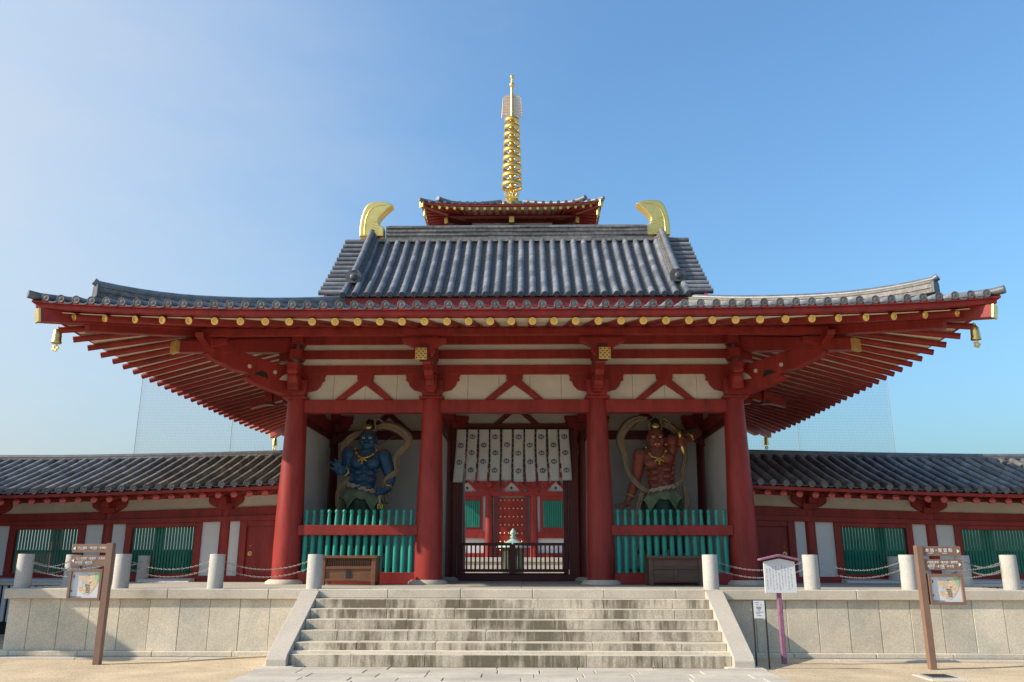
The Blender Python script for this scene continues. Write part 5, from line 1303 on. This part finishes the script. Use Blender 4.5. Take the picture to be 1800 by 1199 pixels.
        for i in range(int(2*eh/.5)+1):
            a = -eh+.1+i*.5
            if abs(a) > eh-.1: continue
            x_, y_ = rot4(side, a, -eh-.03); x2, y2 = rot4(side, a, -eh+min(d2, eh-abs(a))); dd = min(d2, eh-abs(a))
            rolls.tube([(PXc+x_, PYc+y_, rz(0)+pl_(a/eh)+.07), (PXc+(x_+x2)/2, PYc+(y_+y2)/2, rz(dd/2)+.07+pl_(a/eh)*.25), (PXc+x2, PYc+y2, rz(dd)+.07)], .12, 6)
        # hip ridge and hip rafter
        x_, y_ = rot4(side, -eh, -eh); dv = Vector((-x_, -y_, 0)).normalized()
        pts = [Vector((PXc+x_*(1-d/eh), PYc+y_*(1-d/eh), rz(d)+pl_(1)*(1-d/d2)**2+.22+.22*max(0, 1-(d-1)/1.2)**2)) for d in (1.0, 1.3, 1.8, 2.6, 3.6, d2)]
        MB().tube(pts, .20, 8, .9).build('hip_ridge', 'tile', rfo)
        pts = [Vector((PXc+x_*(1-d/eh), PYc+y_*(1-d/eh), rz(d)+pl_(1)*(1-d/d2)**2+.10)) for d in (-.1, .2, .6, 1.0)]; MB().tube(pts, .13, 8).build('hip_ridge', 'tile', rfo)
        p_, q_ = Vector((PXc+x_*.985, PYc+y_*.985, ze-.08+pl_(1))), Vector((PXc+x_*bh/eh, PYc+y_*bh/eh, ze+.3)); L = (p_-q_).length; T = frame_T((p_+q_)/2, p_-q_)
        link('hip_rafter', MB().box((0, 0, 0), (L, .28, .34)).mesh('hip_rafter', 'red'), pg, T); link('gold_cap', MB().box((L/2+.03, 0, 0), (.12, .32, .40)).mesh('gold_cap', 'gold_pale'), pg, T)
        if top:
            MB().lathe(p_+Vector((-x_*.03, -y_*.03, -.75)), [(.14, 0), (.12, .1), (.11, .3), (.05, .42)], 10).build('corner_bell', 'gold_pale', pg)
            for i in (0, -1, 1):
                xx, yy = rot4(side, i*bh*1.0, -bh-1.6); p2 = Vector((PXc+xx, PYc+yy, ze-.35)); x3, y3 = rot4(side, i*bh, -bh); q2 = Vector((PXc+x3, PYc+y3, ze-.1))
                if abs(i) == 1: xx, yy = rot4(side, i*(bh+1.5), -(bh+1.5)); p2 = Vector((PXc+xx, PYc+yy, ze-.35))
                T = frame_T((p2+q2)/2, p2-q2); L = (p2-q2).length
                link('bracket_tail', MB().box((0, 0, 0), (L, .3, .36)).mesh('bracket_tail', 'red_shaded'), pg, T); link('gold_cap', MB().box((L/2+.02, 0, 0), (.08, .33, .39)).mesh('gold_cap', 'gold'), pg, T)
            xa, ya = rot4(side, -bh-1.4, -bh-1.3); xb_, yb_ = rot4(side, bh+1.4, -bh-1.3); MB().cyl((PXc+xa, PYc+ya, ze-.02), (PXc+xb_, PYc+yb_, ze-.02), .15, n=8).build('eave_purlin', 'red_shaded', pg)
    stuff(rolls.build('tile_roll', 'tile', rfo)); zb = ze+1.2
# golden spire
sp = link('spire', MB().cyl((PXc-.07, PYc, 26.5), (PXc-.07, PYc, atY(900, 172, PYc).z), .17, .11, 16).mesh('spire', 'gold_pale'), pg)
zv = lambda v: atY(900, v, PYc).z
SX = PXc-.07
MB().lathe((SX, PYc, 0), [(1.0, zv(372)), (.95, zv(366)), (.68, zv(358)), (.46, zv(353))], 28).build('spire_dome', 'gold_pale', sp)
MB().bb(SX-.46, SX+.46, PYc-.46, PYc+.46, zv(354), zv(349)).build('spire_block', 'gold_pale', sp)
pt = MB()
for i in range(10):
    a = i*2*math.pi/10; c_, s_ = math.cos(a), math.sin(a)
    pt.tube([(SX+.22*c_, PYc+.22*s_, zv(350)), (SX+.46*c_, PYc+.46*s_, zv(346)), (SX+.58*c_, PYc+.58*s_, zv(339))], [.10, .12, .015], 6, .4)
pt.build('lotus_petals', 'gold_pale', sp)
for k, v in enumerate((214, 226.3, 240, 253.8, 267.6, 282, 296.3, 312, 327.6)):
    r = .55+.20*k/8; z = zv(v); h = .175; N = 32
    vs = []
    for i in range(N):
        a = 2*math.pi*i/N
        for rr, zz in ((r, -h), (r-.05, -h), (r-.05, h), (r, h)): vs.append((SX+rr*math.cos(a), PYc+rr*math.sin(a), z+zz))
    ringo = MB().add(vs, [(4*i+a, 4*i+(a+1) % 4, 4*((i+1) % N)+(a+1) % 4, 4*((i+1) % N)+a) for i in range(N) for a in range(4)], True).build('spire_ring', 'gold_pale', sp)
    b = MB()
    for i in range(6): a = i*math.pi/3+.35; b.cyl((SX+.15*math.cos(a), PYc+.15*math.sin(a), z), (SX+(r-.04)*math.cos(a), PYc+(r-.04)*math.sin(a), z), .035, n=6)
    b.lathe((SX, PYc, z), [(.16, -.16), (.22, 0), (.16, .16)], 14); b.build('ring_spokes', 'gold_pale', ringo)
fl = MB(); zb_, zt_ = zv(205), zv(167); rf_ = random.Random(5)
for q in range(4):
    a = q*math.pi/2; ex = Vector((math.cos(a), math.sin(a), 0))
    O = Vector((SX, PYc, 0)); H_ = zt_-zb_
    fl.tube([O+ex*.12+Vector((0, 0, zt_)), O+ex*.45+Vector((0, 0, zt_-.06)), O+ex*.68+Vector((0, 0, zt_-.35)), O+ex*.74+Vector((0, 0, zb_+.4)), O+ex*.78+Vector((0, 0, zb_-.15))], .026, 5)
    fl.tube([O+ex*.12+Vector((0, 0, zb_)), O+ex*.76+Vector((0, 0, zb_))], .03, 5)
    for rw in range(7):
        for cc in range(4):
            c0 = O+ex*(.20+.145*cc)+Vector((0, 0, zb_+.12+rw*H_*.135+.05*(cc % 2)))
            if .20+.145*cc > .74-.035*rw: continue
            fl.tube([c0+ex*(.085*math.cos(t))*(1-.06*i_)+Vector((0, 0, .12*math.sin(t)))*(1-.06*i_) for i_, t in enumerate([j*.75 for j in range(11)])], .026, 4)
fl.build('flame_finial', 'gold_leaf', sp)
for v, r in ((150.5, .21), (136.5, .17)):
    MB().lathe((SX, PYc, zv(v)), [(.02, -r*1.15), (r*.75, -r*.7), (r, 0), (r*.8, r*.6), (r*.2, r*1.1), (.02, r*1.5)], 16).build('finial_ball', 'gold_pale', sp)
MB().cyl((SX, PYc, zv(175)), (SX, PYc, zv(138)), .12, .07, 12).build('finial_rod', 'gold_pale', sp)

# bronze incense burner before the pagoda
ib = root('incense_burner', (-.45, 40, 0), 'green roofed bronze incense burner seen through the gate lattice', 'incense burner')
bx, by = atY(902, 960, 40).x, 40
zz_ = lambda v: atY(900, v, 40).z
MB().lathe((bx, by, 0), [(1.05, -.1), (1.05, .25), (.8, .3), (.8, .4)], 8).build('stone_base', 'granite', ib)
MB().lathe((bx, by, 0), [(.55, .4), (.45, .6), (.5, zz_(1003)), (.52, zz_(1000))], 16).build('stem', 'bronze', ib)
MB().lathe((bx, by, 0), [(.50, zz_(1000)), (.47, zz_(985)), (.47, zz_(965))], 6).build('lantern_body', 'bronze', ib)
for i in range(6):
    a = i*math.pi/3; MB().cyl((bx+.47*math.cos(a), by+.47*math.sin(a), zz_(1000)), (bx+.47*math.cos(a), by+.47*math.sin(a), zz_(962)), .045, n=6).build('corner_rod', 'bronze', ib)
MB().lathe((bx, by, 0), [(.80, zz_(963)), (.78, zz_(961)), (.45, zz_(955)), (.18, zz_(949)), (.08, zz_(947))], 6).build('roof', 'verdigris', ib)
MB().lathe((bx, by, 0), [(.06, zz_(948)), (.16, zz_(944.5)), (.06, zz_(942)), (.16, zz_(939)), (.13, zz_(935)), (.01, zz_(929))], 10).build('finial', 'verdigris', ib)

# fine nets hung behind the corridors
for s in (-1, 1):
    a = atY(243, 735, 33).x if s < 0 else atY(1566, 735, 33).x; zt = atY(247, 652, 33).z if s < 0 else atY(1558, 658, 33).z
    n = root('hanging_net', (a, 33, 0), 'pale fine net hanging in the sky behind the %s corridor' % ('left' if s < 0 else 'right'), 'net', 'fine nets behind the corridors')
    b = s*5.0; mid = atY(407, 760, 33).x if s < 0 else atY(1402, 760, 33).x
    MB().bb(min(a, b), max(a, b), 33.0, 33.01, .0, zt).build('mesh', 'net', n)
    for x in (a, mid): MB().cyl((x, 32.98, -.1), (x, 32.98, zt), .014, n=6).build('edge_cord', 'steel', n)
    MB().cyl((a, 32.98, zt), (b, 32.98, zt), .012, n=6).build('edge_cord', 'steel', n)
# hall out of frame on the left, whose roof shades the left end of the platform
hl = root('side_hall', (-19, 17.4, 0), 'tiled side hall beyond the left edge, shading the platform end', 'building')
MB().bb(-22.5, -15.6, 14.4, 20.4, -.1, 3.9).build('wall', 'plaster', hl)
MB().extr([(-14.3, 4.15), (-14.3, 4.35), (-19, 6.4), (-23.8, 4.35), (-23.8, 4.15), (-19, 6.1)], (0, 17.4, 0), (1, 0, 0), (0, 0, 1), 7.4).build('roof', 'tile_dark', hl)
for i in range(3): MB().cyl((-15.4, 14.6+i*2.8, -.1), (-15.4, 14.6+i*2.8, 4.1), .16, n=12).build('post', 'red', hl)
